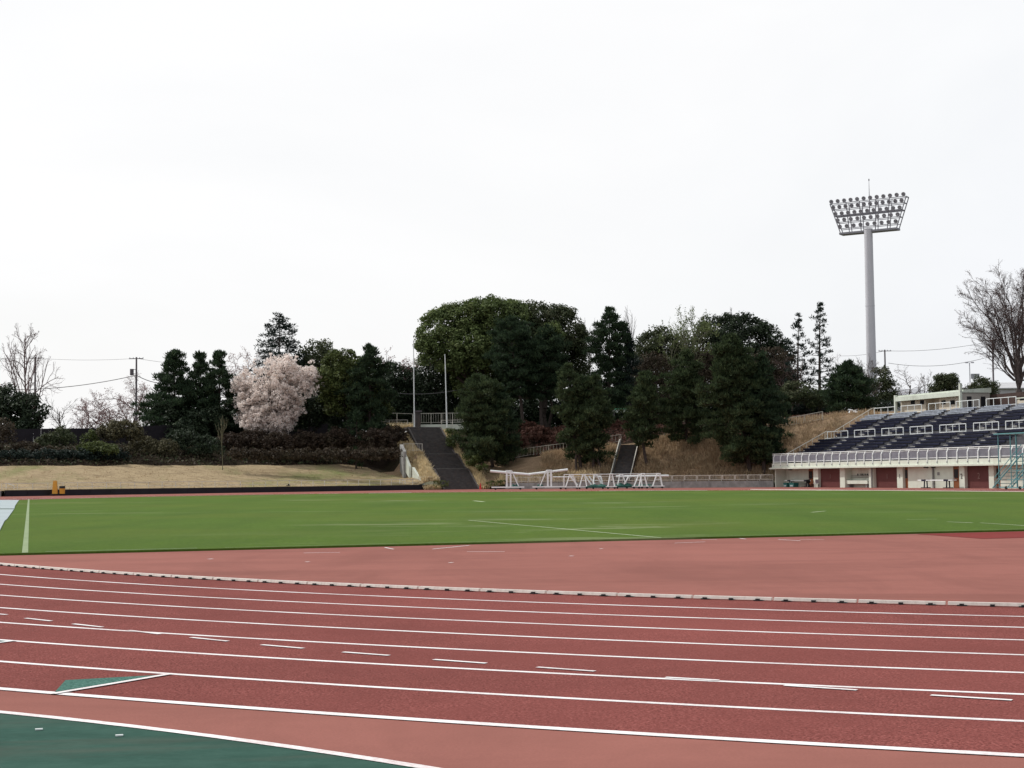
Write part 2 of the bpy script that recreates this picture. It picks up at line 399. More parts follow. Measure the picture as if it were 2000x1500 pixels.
# lawn: the infield cut off by the end line
EL = 34.45
inner = [p for p in stadium(RK-.45, 1) if p@AX > EL+.01]
order = sorted(inner, key=lambda p: math.atan2((p-C2)@PR, (p-C2)@AX))
hw = math.sqrt((RK-.45)**2-(C1@AX-EL)**2); ca = C1@PR
pts = [ap(EL, ca-hw)[:2]]+[tuple(p) for p in order]+[ap(EL, ca+hw)[:2]]
lawn = struct(MB().poly([tuple(p) for p in pts][::-1], .001, .045).build('lawn', M['lawn']))
strip(ap(EL+.1, .78), ap(143, 3.5), .125, .050, 'touch_line', M['chalk'], lawn)
strip(ap(EL+.35, 1.2), ap(EL+.35, 4.4), .10, .0505, 'goal_line', M['chalk'], lawn)
strip(ap(EL+.3, 5.0), ap(EL+.3, 70), .05, .0505, 'goal_line', M['chalk'], lawn)
for a, b, ww in [((915, 1016), (1290, 1050), .06), ((1585, 1000.5), (1612, 998), .09), ((1850, 1019), (1900, 1021), .08), ((1915, 1021), (2010, 1027), .06), ((926, 978), (945, 980), .2),
              ((1770, 1014.5), (1830, 1013.8), .06)]:
    strip(gnd(*a, .05), gnd(*b, .05), ww*1.35, .0502, 'chalk_line', M['chalk2'], lawn)
# infield markings on the pink D area
for a, b, ww in [((593, 1080.3), (664, 1079.3), .05), ((752, 1069.5), (769, 1073), .05), ((845, 1072.7), (917, 1065.5), .05), ((912, 1077.8), (986, 1077.8), .05),
                 ((1317, 1061), (1377, 1058.6), .05), ((1370, 1053.6), (1400, 1054.2), .05), ((1445, 1051.8), (1456, 1053), .06), ((1520, 1054), (1563, 1056.4), .05), ((1562, 1054.3), (1610, 1054), .04),
                 ((598, 1097.5), (603, 1097.7), .10), ((878, 1099), (884, 1099.2), .1), ((1113, 1086), (1119, 1086.2), .10), ((1172, 1072), (1177, 1072.1), .12), ((408, 1092), (414, 1092.2), .12)]:
    struct(strip(gnd(*a), gnd(*b), ww, .005, 'infield_marking', M['line']))
struct(MB().sheet([ap(34.2, 22.3)[:2], gnd(1920, 1052.6)[:2], ap(30.7, 60)[:2], ap(34.2, 60)[:2]], .006).build('jump_area', M['jump']))
# far left ground sheets on the lawn edge
def sheet(pts, label):
    P = [gnd(*p, .05) for p in pts]
    m = MB().poly([(p[0], p[1]) for p in P], .049, .075); tag(m.build('ground_sheet', M['sheet'], origin=(P[0][0], P[0][1], .049)), label, 'ground sheet', 'pale sheets beside the lawn')
sheet([(-95, 994), (28, 994), (29.5, 988), (37, 977), (-70, 977)], 'far pale blue sheet spread at the left edge of the green lawn')
sheet([(-160, 1038), (0, 1036), (9, 1018), (14, 1014), (27, 995.5), (-96, 995.5)], 'near pale blue sheet spread at the left edge of the green lawn')
# small litter on the green surface
for (x, y, l) in [(233, 1440, 'small white scrap lying on the green surface near the white line'), (76, 1428, 'tiny pale scrap lying on the green surface at the left edge')]:
    p = gnd(x, y); tag(MB().box((p[0], p[1], .012), (.045, .018, .008), (1, .3)).build('paper_scrap', M['white'], origin=(p[0], p[1], .006)), l, 'litter')

# kerb rail sections along the inner lane
ORD = ['first', 'second', 'third', 'fourth', 'fifth', 'sixth', 'seventh', 'eighth', 'ninth', 'tenth', 'eleventh', 'twelfth', 'thirteenth', 'fourteenth', 'fifteenth', 'sixteenth',
       'seventeenth', 'eighteenth', 'nineteenth', 'twentieth', 'twenty-first', 'twenty-second', 'twenty-third', 'twenty-fourth', 'twenty-fifth', 'twenty-sixth', 'twenty-seventh', 'twenty-eighth', 'twenty-ninth', 'thirtieth']
def onk(th, r, z=0): return np.array([C1[0]+r*math.cos(th), C1[1]+r*math.sin(th), z])
def ang(px, py):
    g = gnd(px, py)[:2]-C1; return math.atan2(g[1], g[0])
tL, tR = ang(-30, 1104), ang(2030, 1190)
nsec = 19
dth = (tR-tL)/nsec
for i in range(nsec):
    a, b = tL+i*dth+.0004, tL+(i+1)*dth-.0004
    p0 = onk((a+b)/2, RK-.02)
    e = empty('kerb_rail', p0, f'white kerb rail section beside the inner lane, {ORD[i]} from the left edge', 'kerb rail', 'kerb rail sections along the inner lane')
    m = MB()
    N = 4
    for j in range(N):
        u, v = a+(b-a)*j/N, a+(b-a)*(j+1)/N
        m.hexa([onk(u, RK-.06, .014), onk(u, RK+.02, .014), onk(v, RK+.02, .014), onk(v, RK-.06, .014), onk(u, RK-.05, .048), onk(u, RK+.01, .048), onk(v, RK+.01, .048), onk(v, RK-.05, .048)])
    m.build('rail', M['kerbpaint'], e)
    for k, fr in enumerate((.16, .5, .84)):
        t = a+(b-a)*fr; c = onk(t, RK-.0, .0); dr = onk(t+.01, RK)-onk(t, RK)
        f = MB(); L = .11 if k != 1 else .04
        f.box((c[0], c[1], .011), (L, .09, .012), dr[:2]).box((*onk(t, RK+.045)[:2], .018), (.05, .03, .028), dr[:2]).build('foot', M['blackmetal'], e)
# far kerbs as long rails
def longkerb(pts, label):
    m = MB()
    for p, q in zip(pts[:-1], pts[1:]): m.beam((*p, .04), (*q, .04), .12, .07)
    tag(m.build('kerb_rail', M['kerbpaint'], origin=(*pts[0], 0)), label, 'kerb rail')
longkerb([ap(al, ca+RK)[:2] for al in np.linspace(148, 40, 20)], 'long white kerb rail along the straight before the grandstand')
def farang(px, py):
    g = gnd(px, py)[:2]-C2; return math.atan2(g[1], g[0])
longkerb([C2+RK*np.array([math.cos(t), math.sin(t)]) for t in np.linspace(farang(1430, 957.5), farang(1190, 959), 10)], 'white kerb rail on the far bend below the equipment trolleys')
longkerb([C2+RK*np.array([math.cos(t), math.sin(t)]) for t in np.linspace(farang(815, 964), farang(745, 965), 6)], 'short white kerb rail on the far bend left of the stairway')

# ------------------------------------------------------------------ terrain behind the track
foot = []
A0, A1 = np.array([-110., 121.]), np.array([-11.2, 209.6]); B0, B1 = np.array([-2.6, 211.2]), np.array([33.3, 198.2]); B2 = np.array([75., 176.])
nA = np.array([-.668, .744]); nB = np.array([.34, .94]); nB2 = np.array([.47, .883])
for i in range(61): foot.append((A0+(A1-A0)*i/60, nA))
for i in range(1, 9): 
    t = i/9; q = A1+(B0-A1)*t; n_ = nA*(1-t)+nB*t; foot.append((q, n_/np.linalg.norm(n_)))
for i in range(31): foot.append((B0+(B1-B0)*i/30, nB*(1-i/30)+nB2*(i/30)))
for i in range(1, 16): foot.append((B1+(B2-B1)*i/15, nB2))
SS = [0, .5, 1, 2, 3, 4, 5, 6, 7, 8, 9, 10, 11, 12, 13, 14, 15, 16, 17, 18, 19, 20, 22, 24, 26, 28, 30, 32, 34, 36, 40, 50, 70, 100, 150]
def sm(x, a, b):
    t = min(1, max(0, (x-a)/(b-a))); return t*t*(3-2*t)
def Hleft(s, X=0):
    p_ = float(np.interp(X, [-70, -45, -28, -15], [6.5, 6.8, 7.7, 8.9])); k = (p_-3.9)
    return float(np.interp(s, [0, 1, 17, 18, 26, 34, 50, 90], [.62, .72, 3.55, 3.9, 3.9+k*.6, p_, p_+.1, max(p_, 8.0)]))
def Hright(s, X):
    zp = float(np.interp(X, [-4, 0, 9, 18, 26, 34, 45], [3.6, 4.0, 5.2, 6.2, 7.2, 8.3, 9.3]))
    k = float(np.interp(X, [0, 30], [9.5, 9.0]))
    return float(np.interp(s, [0, .4, k, k+1.8, k+9, k+16], [.75, .85, zp, zp+.1, max(zp+.6, 8.0), 9.1]))
Sd = np.array([-.3196, .9476]); SB = at(902, 952, 209.3)[:2]; SN = np.array([Sd[1], -Sd[0]])
T2 = np.array([.22, .975]); T2 = T2/np.linalg.norm(T2); TB = np.array([14.0, 205.6]); TN = np.array([T2[1], -T2[0]])
def stair_z(l): return float(np.interp(l, [0, 5.1, 6.3, 10.2, 11.4, 18.9], [0, 2.83, 2.83, 4.95, 4.95, 9.0]))
def stair2_z(l): return float(np.interp(l, [0, 9.6], [.3, 5.9]))
def H(q, s, t):
    X = q[0]
    hl, hr = Hleft(s, X), Hright(s, X)
    f = sm(X, -11.2, -2.6); z = hl*(1-f)+hr*f
    dx = (q-SB)@SN; l = (q-SB)@Sd
    if -1 < l < 19.5:
        e = abs(dx)
        if e < 6.5:
            zz = stair_z(l)+(-.5 if e < 2.9 else .25*(dx < 0))
            z = zz if e < 3.6 else zz+(z-zz)*sm(e, 3.6, 6.5)
    dx = (q-TB)@TN; l = (q-TB)@T2
    if -1 < l < 10.5 and abs(dx) < 2.4:
        zz = stair2_z(l)-.5; z = zz if abs(dx) < 1.7 else zz+(z-zz)*sm(abs(dx), 1.7, 2.4)
    al, ac = q@AX, q@PR
    if ac > 94.5 and al < 176.3:             # under and behind the grandstand
        z = min(z, .02) if ac < 107.5 else .02+9.03*sm(ac, 107.5, 108.6)
    return z
TV = []; TF = {'grass_berm': [], 'soil_bank': [], 'dry_bank': [], 'hill': []}
ns = len(SS)
for i, (q, n_) in enumerate(foot):
    for s in SS:
        p = q+n_*s; TV.append((p[0], p[1], H(p, s, i)+(0 if s < .6 else rng.normal()*(.05 if s < 40 else 0))))
for i in range(len(foot)-1):
    for j in range(ns-1):
        X = foot[i][0][0]+foot[i][1][0]*SS[j]
        f = (i*ns+j, (i+1)*ns+j, (i+1)*ns+j+1, i*ns+j+1); s = SS[j]
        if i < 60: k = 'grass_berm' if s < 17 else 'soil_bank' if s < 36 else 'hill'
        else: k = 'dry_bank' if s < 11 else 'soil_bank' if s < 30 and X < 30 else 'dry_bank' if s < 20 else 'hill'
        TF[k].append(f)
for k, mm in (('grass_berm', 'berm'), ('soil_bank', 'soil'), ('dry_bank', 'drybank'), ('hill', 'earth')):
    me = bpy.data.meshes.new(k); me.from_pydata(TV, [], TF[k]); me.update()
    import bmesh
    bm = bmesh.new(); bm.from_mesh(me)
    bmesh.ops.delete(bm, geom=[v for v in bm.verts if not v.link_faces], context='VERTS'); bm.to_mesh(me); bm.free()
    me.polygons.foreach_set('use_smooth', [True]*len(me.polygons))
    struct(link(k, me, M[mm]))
BV = BVHTree.FromPolygons([Vector(v) for v in TV], [f for k in TF for f in TF[k]])
def gz(x, y):
    h = BV.ray_cast(Vector((x, y, 60)), Vector((0, 0, -1))); return h[0].z if h[0] is not None else 0.
def hit(px, py):
    h = BV.ray_cast(Vector(EYE), Vector(ray(px, py)).normalized())
    return np.array(h[0]) if h[0] is not None else at(px, py, 230)
def site(px, d):                # point on the terrain at image column px and depth d
    p = at(px, 850, d); return np.array([p[0], p[1], gz(p[0], p[1])])

# black padded wall in front of the berm
def wallstrip(P, Q, h, th, name, m, label, cat, cap=None):
    e = (np.array(Q)-np.array(P)); e /= np.linalg.norm(e)
    c = (np.array(P)+np.array(Q))/2; L = np.linalg.norm(np.array(Q)-np.array(P))
    return MB().box((c[0], c[1], h/2), (L, th, h), e)
wl0 = gnd(10, 969.8)[:2]; wl1 = gnd(846, 956.5)[:2]
root = empty('padded_wall', (*wl0, 0), 'long black padded wall along the foot of the dry grass berm', 'wall')
npan = 24
for i in range(npan):
    p = wl0+(wl1-wl0)*(i+.006)/npan; q = wl0+(wl1-wl0)*(i+.994)/npan
    wallstrip(p, q, .68, .25, '', None, '', '').build('pad', M['black'], root)
p = wl0+(wl0-wl1)/np.linalg.norm(wl1-wl0)*.5; q = wl0+(wl0-wl1)/np.linalg.norm(wl1-wl0)*40
tag(wallstrip(p, q, .62, .25, '', None, '', '').build('concrete_wall', M['concrete'], origin=(*p, 0)), 'low dull concrete wall continuing left of the black padded wall', 'wall')
# thin white railing along the top of that wall
root = empty('railing', (*wl0, .7), 'thin weathered white railing on top of the black padded wall', 'railing')
dW = (wl1-wl0)/np.linalg.norm(wl1-wl0); nW = np.array([-dW[1], dW[0]]); LW = np.linalg.norm(wl1-wl0)
m = MB(); m2 = MB(); b0 = wl0+nW*.9
m.beam((*b0, 1.42), (*(b0+dW*(LW-1)), 1.42), .055).build('top_rail', M['cream_rail'], root)
m2.beam((*b0, .98), (*(b0+dW*(LW-1)), .98), .045).build('lower_rail', M['cream_rail'], root)
for i in range(34):
    q = b0+dW*(LW-1)*i/33; MB().beam((*q, .6), (*q, 1.42), .06).build('post', M['cream_rail'], root)
for px, py, lab in ((12, 944, 'white slanted handrail at the left end of the black padded wall'), (781, 936, 'white slanted handrail near the right end of the black padded wall')):
    e_ = at(px, py, 172 if px < 100 else 208); k = 1.0
    v = np.array([e_[0], e_[1], 0])+np.array([*(dW*.9), 0])
    m = MB().path([(e_[0], e_[1], e_[2]), (v[0], v[1], e_[2]-.25), (v[0], v[1], gz(v[0], v[1]))], .035).tube((e_[0], e_[1], e_[2]), (e_[0], e_[1], gz(e_[0], e_[1])), .03)
    tag(m.build('handrail', M['white'], origin=(v[0], v[1], gz(v[0], v[1]))), lab, 'handrail', 'slanted handrails on the padded wall')
# orange board and bin with a trolley at the wall
p = gnd(116, 968.3)
e = empty('equipment_trolley', p, 'low black trolley parked against the black wall under the orange barrel', 'trolley')
MB().box((p[0]-.1, p[1]-.3, .16), (1.6, .7, .08), dW).build('deck', M['blackmetal'], e)
for i in (-.6, .6):
    for j in (-.28, .28):
        c = p[:2]+np.array([-.1, -.3])+dW*i+nW*j; MB().tube((c[0]-.03, c[1], .1), (c[0]+.03, c[1], .1), .1, n=10).build('wheel', M['rubber'], e)
c = at(107.5, 960, p[1]-.3)
e = empty('marker_board', (c[0], c[1], .22), 'tall narrow orange board standing on the black trolley', 'board')
MB().hexa([(c[0]-.28, c[1]-.2, .22), (c[0]+.27, c[1]-.2, .22), (c[0]+.27, c[1]+.2, .22), (c[0]-.28, c[1]+.2, .22), (c[0]-.2, c[1]-.1, 1.62), (c[0]+.2, c[1]-.1, 1.62), (c[0]+.2, c[1]+.1, 1.62), (c[0]-.2, c[1]+.1, 1.62)]).build('board', M['orange'], e)
MB().beam((c[0]-.15, c[1], 1.66), (c[0]+.15, c[1], 1.66), .05).build('handle', M['orange'], e)
c = at(121.5, 960, p[1]-.3)
e = empty('barrel', (c[0], c[1], .22), 'short orange barrel with black lid standing beside the orange board', 'barrel')
MB().tube((c[0], c[1], .22), (c[0], c[1], .82), .28, .31, 14).build('body', M['orange'], e, smooth=False)
MB().tube((c[0], c[1], .82), (c[0], c[1], 1.08), .33, .3, 14).build('lid', M['blackmetal'], e)
# small black speaker on the wall
p = at(563, 950.5, 195); tag(MB().box((p[0], p[1], .80), (.5, .3, .08)).tube((p[0]+.03, p[1], .84), (p[0]+.03, p[1], 1.02), .11, .09, 8).build('lamp_box', M['blackmetal'], origin=(p[0], p[1], .76)), 'small black box lamp sitting on the padded wall edge', 'lamp')
# pale tube lying by the stair foot, red cone, low debris
p, q = gnd(848, 956.3), gnd(877, 956)
tag(MB().tube((p[0], p[1]+.1, .3), (q[0], q[1]+.1, .3), .16, n=10).build('foam_roll', M['sheet'], origin=(*p[:2], .14)), 'pale grey foam roll lying beside the stairway foot', 'roll')
def cone(px, py, lab):
    p = gnd(px, py); m = MB().box((p[0], p[1], .02), (.42, .42, .04)).tube((p[0], p[1], .04), (p[0], p[1], .85), .17, .035, 12)
    tag(m.build('traffic_cone', M['red'], origin=p), lab, 'cone', 'red cones at the stairway foot')
cone(938.5, 955.6, 'left red traffic cone at the right foot of the wide stairway')
cone(942.5, 955.4, 'right red traffic cone at the right foot of the wide stairway')

# ------------------------------------------------------------------ stairways
def stairs(base, d, n, width, flights, z0, label):
    """flights: list of (steps, rise, run, landing)"""
    base = np.array(base); e = empty('stairway', (*base, z0), label, 'stairs')
    l, z = 0., z0; m = MB(); edge = MB(); k = 0
    for steps, rise, run, land in flights:
        fm = MB()
        for i in range(steps):
            c = base+d*(l+run/2+.2); fm.box((c[0], c[1], z+rise/2-.2), (run+.4, width, rise+.4), d)
            l += run; z += rise
        if land:
            c = base+d*(l+land/2); fm.box((c[0], c[1], z-.25), (land, width, .5), d)
            c = base+d*(l-.05); MB().box((c[0], c[1], z-.018), (.12, width+.02, .06), d).build('nosing', M['cream_rail'], e)
            l += land
        fm.build('flight', M['stepstone'], e)
    return e, l, z
st, l_, z_ = stairs(SB, Sd, SN, 4.6, [(17, 2.83/17, .3, 1.2), (13, 2.12/13, .3, 1.2), (25, 4.05/25, .3, 2.5)], 0, 'wide dark concrete stairway climbing the bank to the gate posts')
for sgn in (-1, 1):
    m = MB(); L = np.linspace(0, 19, 24)
    for a, b in zip(L[:-1], L[1:]):
        p, q = SB+SN*sgn*2.42+Sd*a, SB+SN*sgn*2.42+Sd*b
        m.beam((*p, stair_z(a)-.28), (*q, stair_z(b)-.28), .22, .75)
    m.build('kerb', M['stepstone'], st)
st2, _, _ = stairs(TB, T2, TN, 2.3, [(35, 5.6/35, .274, 1.5)], .3, 'narrow dark stairway between white handrails on the dry bank')
for sgn, x0, lab in ((-1, 1193, 'white handrail on the left side of the narrow dark stairway'), (1, 1232, 'white handrail on the right side of the narrow dark stairway')):
    e = empty('handrail', (*(TB+TN*sgn*1.35), .3), lab, 'handrail', 'handrails of the narrow stairway')
    m = MB(); L = np.linspace(0, 10.4, 12)
    P = [(*(TB+TN*sgn*1.35+T2*a), stair2_z(a)+.75) for a in L]
    for a, b in zip(P[:-1], P[1:]): m.beam(a, b, .1, .12)
    m.build('rail', M['cream_rail'], e)
    w_ = MB()
    for a, b in zip(P[:-1], P[1:]): w_.beam((a[0], a[1], a[2]-.5), (b[0], b[1], b[2]-.5), .1, .7)
    w_.build('parapet', M['concrete'] if sgn < 0 else M['stepstone'], e)

def railing(P, h, label, name='railing', m='cream_rail', bars=0, group=None, mid=True, gap=2.2, r=.03, cat='railing'):
    P = [np.array(p, float) for p in P]; e = empty(name, P[0], label, cat, group)
    t = MB(); lo = MB()
    up = np.array([0, 0, h])
    for a, b in zip(P[:-1], P[1:]):
        t.beam(a+up, b+up, r*2); lo.beam(a+up*.12, b+up*.12, r*1.4)
    t.build('top_rail', M[m], e)
    if mid: lo.build('lower_rail', M[m], e)
    cum = np.concatenate([[0], np.cumsum([np.linalg.norm(b-a) for a, b in zip(P[:-1], P[1:])])])
    def pt(s): return np.array([np.interp(s, cum, [p[k] for p in P]) for k in range(3)])
    n = max(1, round(cum[-1]/gap))
    for i in range(n+1):
        c = pt(cum[-1]*i/n); MB().beam(c, c+up, r*1.8).build('post', M[m], e)
    if bars:
        bm_ = MB(); k = int(cum[-1]/bars)
        for i in range(k):
            c = pt(cum[-1]*(i+.5)/k); bm_.beam(c+up*.12, c+up, .02)
        bm_.build('bars', M[m], e)
    return e
def surf(pxs, lift=0.):
    out = []
    for x, y in pxs:
        p = hit(x, y); out.append((p[0], p[1], gz(p[0], p[1])+lift))
    return out
# stair-top railings, low wall and gate post
D3 = 228
def lvl(px, py, d): return at(px, py, d)
railing([lvl(745, 826, 231), lvl(806, 828, 231)], 1.5, 'upper white railing left of the dark gate post', gap=2.0)
railing([lvl(821, 828, 232), lvl(882, 827, 232), lvl(905, 827, 232)], 1.55, 'upper white railing right of the dark gate post', gap=1.7, bars=.35)
railing([lvl(725, 830, 227), lvl(796, 829.5, 227)], .7, 'low white handrail at the stairway top, left side', gap=2.6)
railing([lvl(862, 833, 226.5), lvl(905, 832, 227)], .9, 'low white handrail at the stairway top, right side', gap=1.5)
a, b = lvl(818, 828, 230), lvl(905, 827, 230); c = (a+b)/2
tag(MB().box((c[0], c[1], 9.1), (np.linalg.norm(b-a), .3, .75), (b-a)[:2]).build('low_wall', M['offwhite'], origin=(c[0], c[1], 8.8)), 'low pale concrete wall at the top of the wide stairway', 'wall')
p = lvl(815.5, 830, 228); e = empty('gate_post', (p[0], p[1], 8.9), 'stout dark stone gate post at the top of the wide stairway', 'gate post')
MB().box((p[0], p[1], 10.1), (.75, .75, 2.4), Sd).build('shaft', M['stepstone'], e); MB().box((p[0]+.05, p[1], 11.36), (1.1, 1.0, .16), Sd).build('cap', M['polegrey'], e)
def flagpole(px, ptop, pbot, d, lab):
    b = at(px[1], pbot, d); t = at(px[0], ptop, d); z0 = 8.8
    e = empty('flag_pole', (b[0], b[1], z0), lab, 'flagpole', 'flagpoles beside the stairway top')
    MB().tube((b[0], b[1], z0), t, .11, .06, 10, False).build('pole', M['white'], e, smooth=True); MB().tube(t, t+np.array([0, 0, .15]), .1, .03, 8).build('finial', M['galv'], e)
flagpole((807.5, 809.2), 668, 830, 227.6, 'taller white flagpole standing left, beside the dark gate post')
flagpole((869, 873), 694, 828, 227.6, 'shorter white flagpole standing right of the gate post')
# retaining wall left of the stair planting
P = [at(786, 868, 221), at(786.5, 904, 214), at(800, 907, 214)]
a, b = at(781, 905, 216.5), at(788, 907, 213.5)
e = empty('retaining_wall', (a[0], a[1], 2.5), 'pale concrete retaining wall stepping down beside the dry planting', 'wall')
za, zb = at(784, 868, 217)[2], at(786, 882, 214.5)[2]
MB().hexa([(a[0], a[1], 1), (b[0], b[1], 1), (b[0]+.4, b[1]+.1, 1), (a[0]+.4, a[1]+.1, 1), (a[0], a[1], za), (b[0], b[1], zb), (b[0]+.4, b[1]+.1, zb), (a[0]+.4, a[1]+.1, za)]).build('upper_block', M['concrete'], e)
pts = [at(789, 886, 214), at(799, 911, 212.5), at(805, 912.5, 212), at(826, 946, 209)]
m = MB()
for p, q in ((pts[0], pts[1]), (pts[2], pts[3])):
    m.hexa([(p[0], p[1], p[2]-2.2), (q[0], q[1], q[2]-1.6), (q[0]+.3, q[1]+.1, q[2]-1.6), (p[0]+.3, p[1]+.1, p[2]-2.2), (p[0], p[1], p[2]), (q[0], q[1], q[2]), (q[0]+.3, q[1]+.1, q[2]), (p[0]+.3, p[1]+.1, p[2])])
m.build('sloping_parapet', M['offwhite'], e)
q0, q1 = at(788, 881, 216), at(825, 881, 217.5)
railing([q0, q1], 1.02, 'white barred railing above the retaining wall, left of the stairs', bars=.3, gap=1.2)
railing([at(818, 946, 209.5), at(845, 946, 209.8)], 1.0, 'short white rail at the right end of the padded wall', gap=2)
# path fence climbing the right bank
f1 = surf([(953, 903), (988, 899), (1030, 891), (1075, 885), (1130, 878)])
railing(f1, 1.15, 'pale railing of the sloping path behind the left equipment trolleys', bars=.5)
f2 = surf([(1178, 869), (1200, 865), (1213, 863)]); railing(f2, 1.05, 'short pale railing meeting the top of the narrow stairway', bars=.5)
f3 = surf([(1272, 858), (1310, 852), (1362, 846.5), (1400, 842)]); railing(f3, .9, 'pale railing along the path above the middle dry bank', bars=.5)
f4 = surf([(1500, 838), (1530, 834), (1565, 828), (1607, 820)]); railing(f4, 1.1, 'pale wire railing at the bank top near the grandstand corner', bars=.3)

# concrete foot wall and panel fence at right
wr0, wr1 = np.array([-1.0, 210.2]), np.array([33.0, 197.6])
e_ = wr1-wr0; LR = np.linalg.norm(e_); e_ /= LR; nR = np.array([-e_[1], e_[0]])
c = (wr0+wr1)/2
tag(MB().box((c[0], c[1], .42), (LR, .3, .84), e_).build('concrete_wall', M['concrete'], origin=(c[0], c[1], 0)), 'weathered grey concrete wall at the foot of the dry bank', 'wall')
e = empty('panel_fence', (*wr1, .84), 'cream barred fence panels on the grey concrete wall', 'fence')
npn = 22
for i in range(npn):
    a = wr1-e_*(LR*i/npn+.06); b = wr1-e_*(LR*(i+1)/npn-.06); z0, z1 = 1.0, 1.58
    m = MB().beam((*a, z1), (*b, z1), .07).beam((*a, z0), (*b, z0), .06).beam((*a, z0), (*a, z1), .07).beam((*b, z0), (*b, z1), .07)
    k = 9
    for j in range(1, k):
        q = a+(b-a)*j/k; m.beam((*q, z0), (*q, z1), .025)
    m.beam((*(a+(b-a)*.02), .84), (*(a+(b-a)*.02), z0), .06)
    m.build('panel', M['cream_rail'], e)

# ------------------------------------------------------------------ equipment trolleys
def aframe(px, d, ytop, ybot, spread, lab, cm='white', lean=0., w_=.10, group='white wheeled frames at the bank foot', depth=.9):
    """wheeled frame with two pairs of legs and a ladder-like head"""
    b = at(px, ybot, d); b[2] = 0; z1 = at(px, ytop, d)[2]
    e = empty('wheeled_frame', b, lab, 'equipment frame', group)
    ux = np.array([1., 0, 0]); uy = np.array([0, 1., 0])
    for sx in (-1, 1):
        for sy in (-1, 1):
            lo = b+ux*sx*spread+uy*sy*depth/2; hi = b+ux*(sx*spread*.28+lean)+uy*sy*depth*.3+np.array([0, 0, z1])
            MB().beam(lo+np.array([0, 0, .3]), hi, w_*.8, w_).build('leg', M[cm], e)
            MB().tube(lo+np.array([0, -.03, .1]), lo+np.array([0, .03, .1]), .1, n=8).build('wheel', M['rubber'], e)
    MB().box(b+np.array([0, 0, .3]), (spread*2+.5, .1, .1)).box(b+np.array([0, depth/2, .3]), (spread*2+.5, .1, .1)).box(b+np.array([0, -depth/2, .3]), (spread*2+.5, .1, .1)).build('base_bar', M[cm], e)
    MB().box(b+np.array([lean, 0, z1]), (spread*.56+.2, depth*.7, .12)).box(b+np.array([lean*.7, 0, z1*.62]), (spread*.9, .08, .08)).build('head', M[cm], e)
    return e, b, z1
def trolley(px0, px1, pxu, d, ytop, ybot, slant, lab):
    a, b = at(px0, ybot, d), at(px1, ybot, d); u = at(pxu[0], ybot, d); u2 = at(pxu[1], ybot, d); zt = at(px0, ytop, d)[2]
    base = (a+b)/2; base[2] = 0
    e = empty('post_trolley', base, lab, 'trolley', 'tall white trolleys at the bank foot')
    for y in (-.55, .55):
        MB().box((base[0], d+y, .33), (b[0]-a[0], .14, .16)).build('base_bar', M['white'], e)
        for x in (u[0], u2[0]): MB().box((x, d+y*.8, .41+(zt-.41)/2), (.2, .16, zt-.41)).build('upright', M['white'], e)
        s0 = slant; MB().beam(((u[0] if s0 < 0 else u2[0])+s0*.15, d+y*.6, zt-.05), ((u[0] if s0 < 0 else u2[0])+s0*1.0, d+y*.6, .41), .13).build('brace', M['white'], e)
    for z in (zt-.05, zt-.65): MB().box(((u[0]+u2[0])/2, d, z), (u2[0]-u[0]+.3, .7, .13)).build('rung', M['white'], e)
    for x in (a[0]+.5, b[0]-.5):
        for y in (-.5, .5): MB().tube((x, d+y-.04, .13), (x, d+y+.04, .13), .13, n=10).build('wheel', M['rubber'], e)
    return e, zt
T1, zt1 = trolley(960, 1024, (990, 997.5), 196, 919, 951, 1, 'leftmost tall white post trolley at the foot of the bank')
T2_, zt2 = trolley(1040, 1103, (1070, 1076.5), 196, 918, 950.5, -1, 'second tall white post trolley, right of the leftmost one')
def longpole(p, q, rad, lab, m='white'):
    d = (q-p)/np.linalg.norm(q-p); mb = MB().tube(p, q, rad, n=10)
    tag(mb.build('long_post', M[m], origin=(p+q)/2), lab, 'post', 'long white posts resting on the trolleys')
longpole(at(957.5, 920, 195.7), at(1036, 927, 195.7), .16, 'long white padded post sloping down right from the leftmost trolley')
longpole(at(1030, 926.7, 196.3), at(1109, 917.2, 196.3), .15, 'long white padded post sloping up right over the second trolley')
longpole(at(1080, 931.5, 197.5), at(1120, 931.5, 197.5), .07, 'thin white bar reaching right from the second trolley')
def tarp(px, py, d, w_, h_, lab):
    p = at(px, py, d); n = 9; vs = []; fs = []
    for i in range(n):
        for j in range(5):
            x = (i/(n-1)-.5)*w_; y = (j/4-.5)*1.2; ed = (1-abs(2*i/(n-1)-1)**2.2)*(1-abs(j/2-1)**2.5)
            vs.append((p[0]+x, d+y, .32+h_*ed*(.75+.35*math.sin(i*2.3+j))))
    for i in range(n-1):
        for j in range(4): fs.append((i*5+j, (i+1)*5+j, (i+1)*5+j+1, i*5+j+1))
    m = MB().add(vs, fs); m.box((p[0], d, .25), (w_*.96, 1.1, .14))
    tag(m.build('green_tarp', M['matgreen'], origin=(p[0], d, .18), smooth=False), lab, 'tarpaulin', 'green tarps bundled on the frames')
tarp(1006, 948, 196, 1.5, .45, 'small green tarp bundle on the leftmost post trolley')
tarp(1055, 947, 196, 1.2, .42, 'small green tarp bundle on the second post trolley')
tarp(1168, 948, 194.5, 3.2, .35, 'wide green tarp bundle under the middle wheeled frames')
tarp(1218, 946, 196, 3.0, .5, 'green tarp bundle left of the rightmost wheeled frames')
tarp(1258, 947, 196.5, 3.2, .28, 'low green tarp between the rightmost wheeled frames')
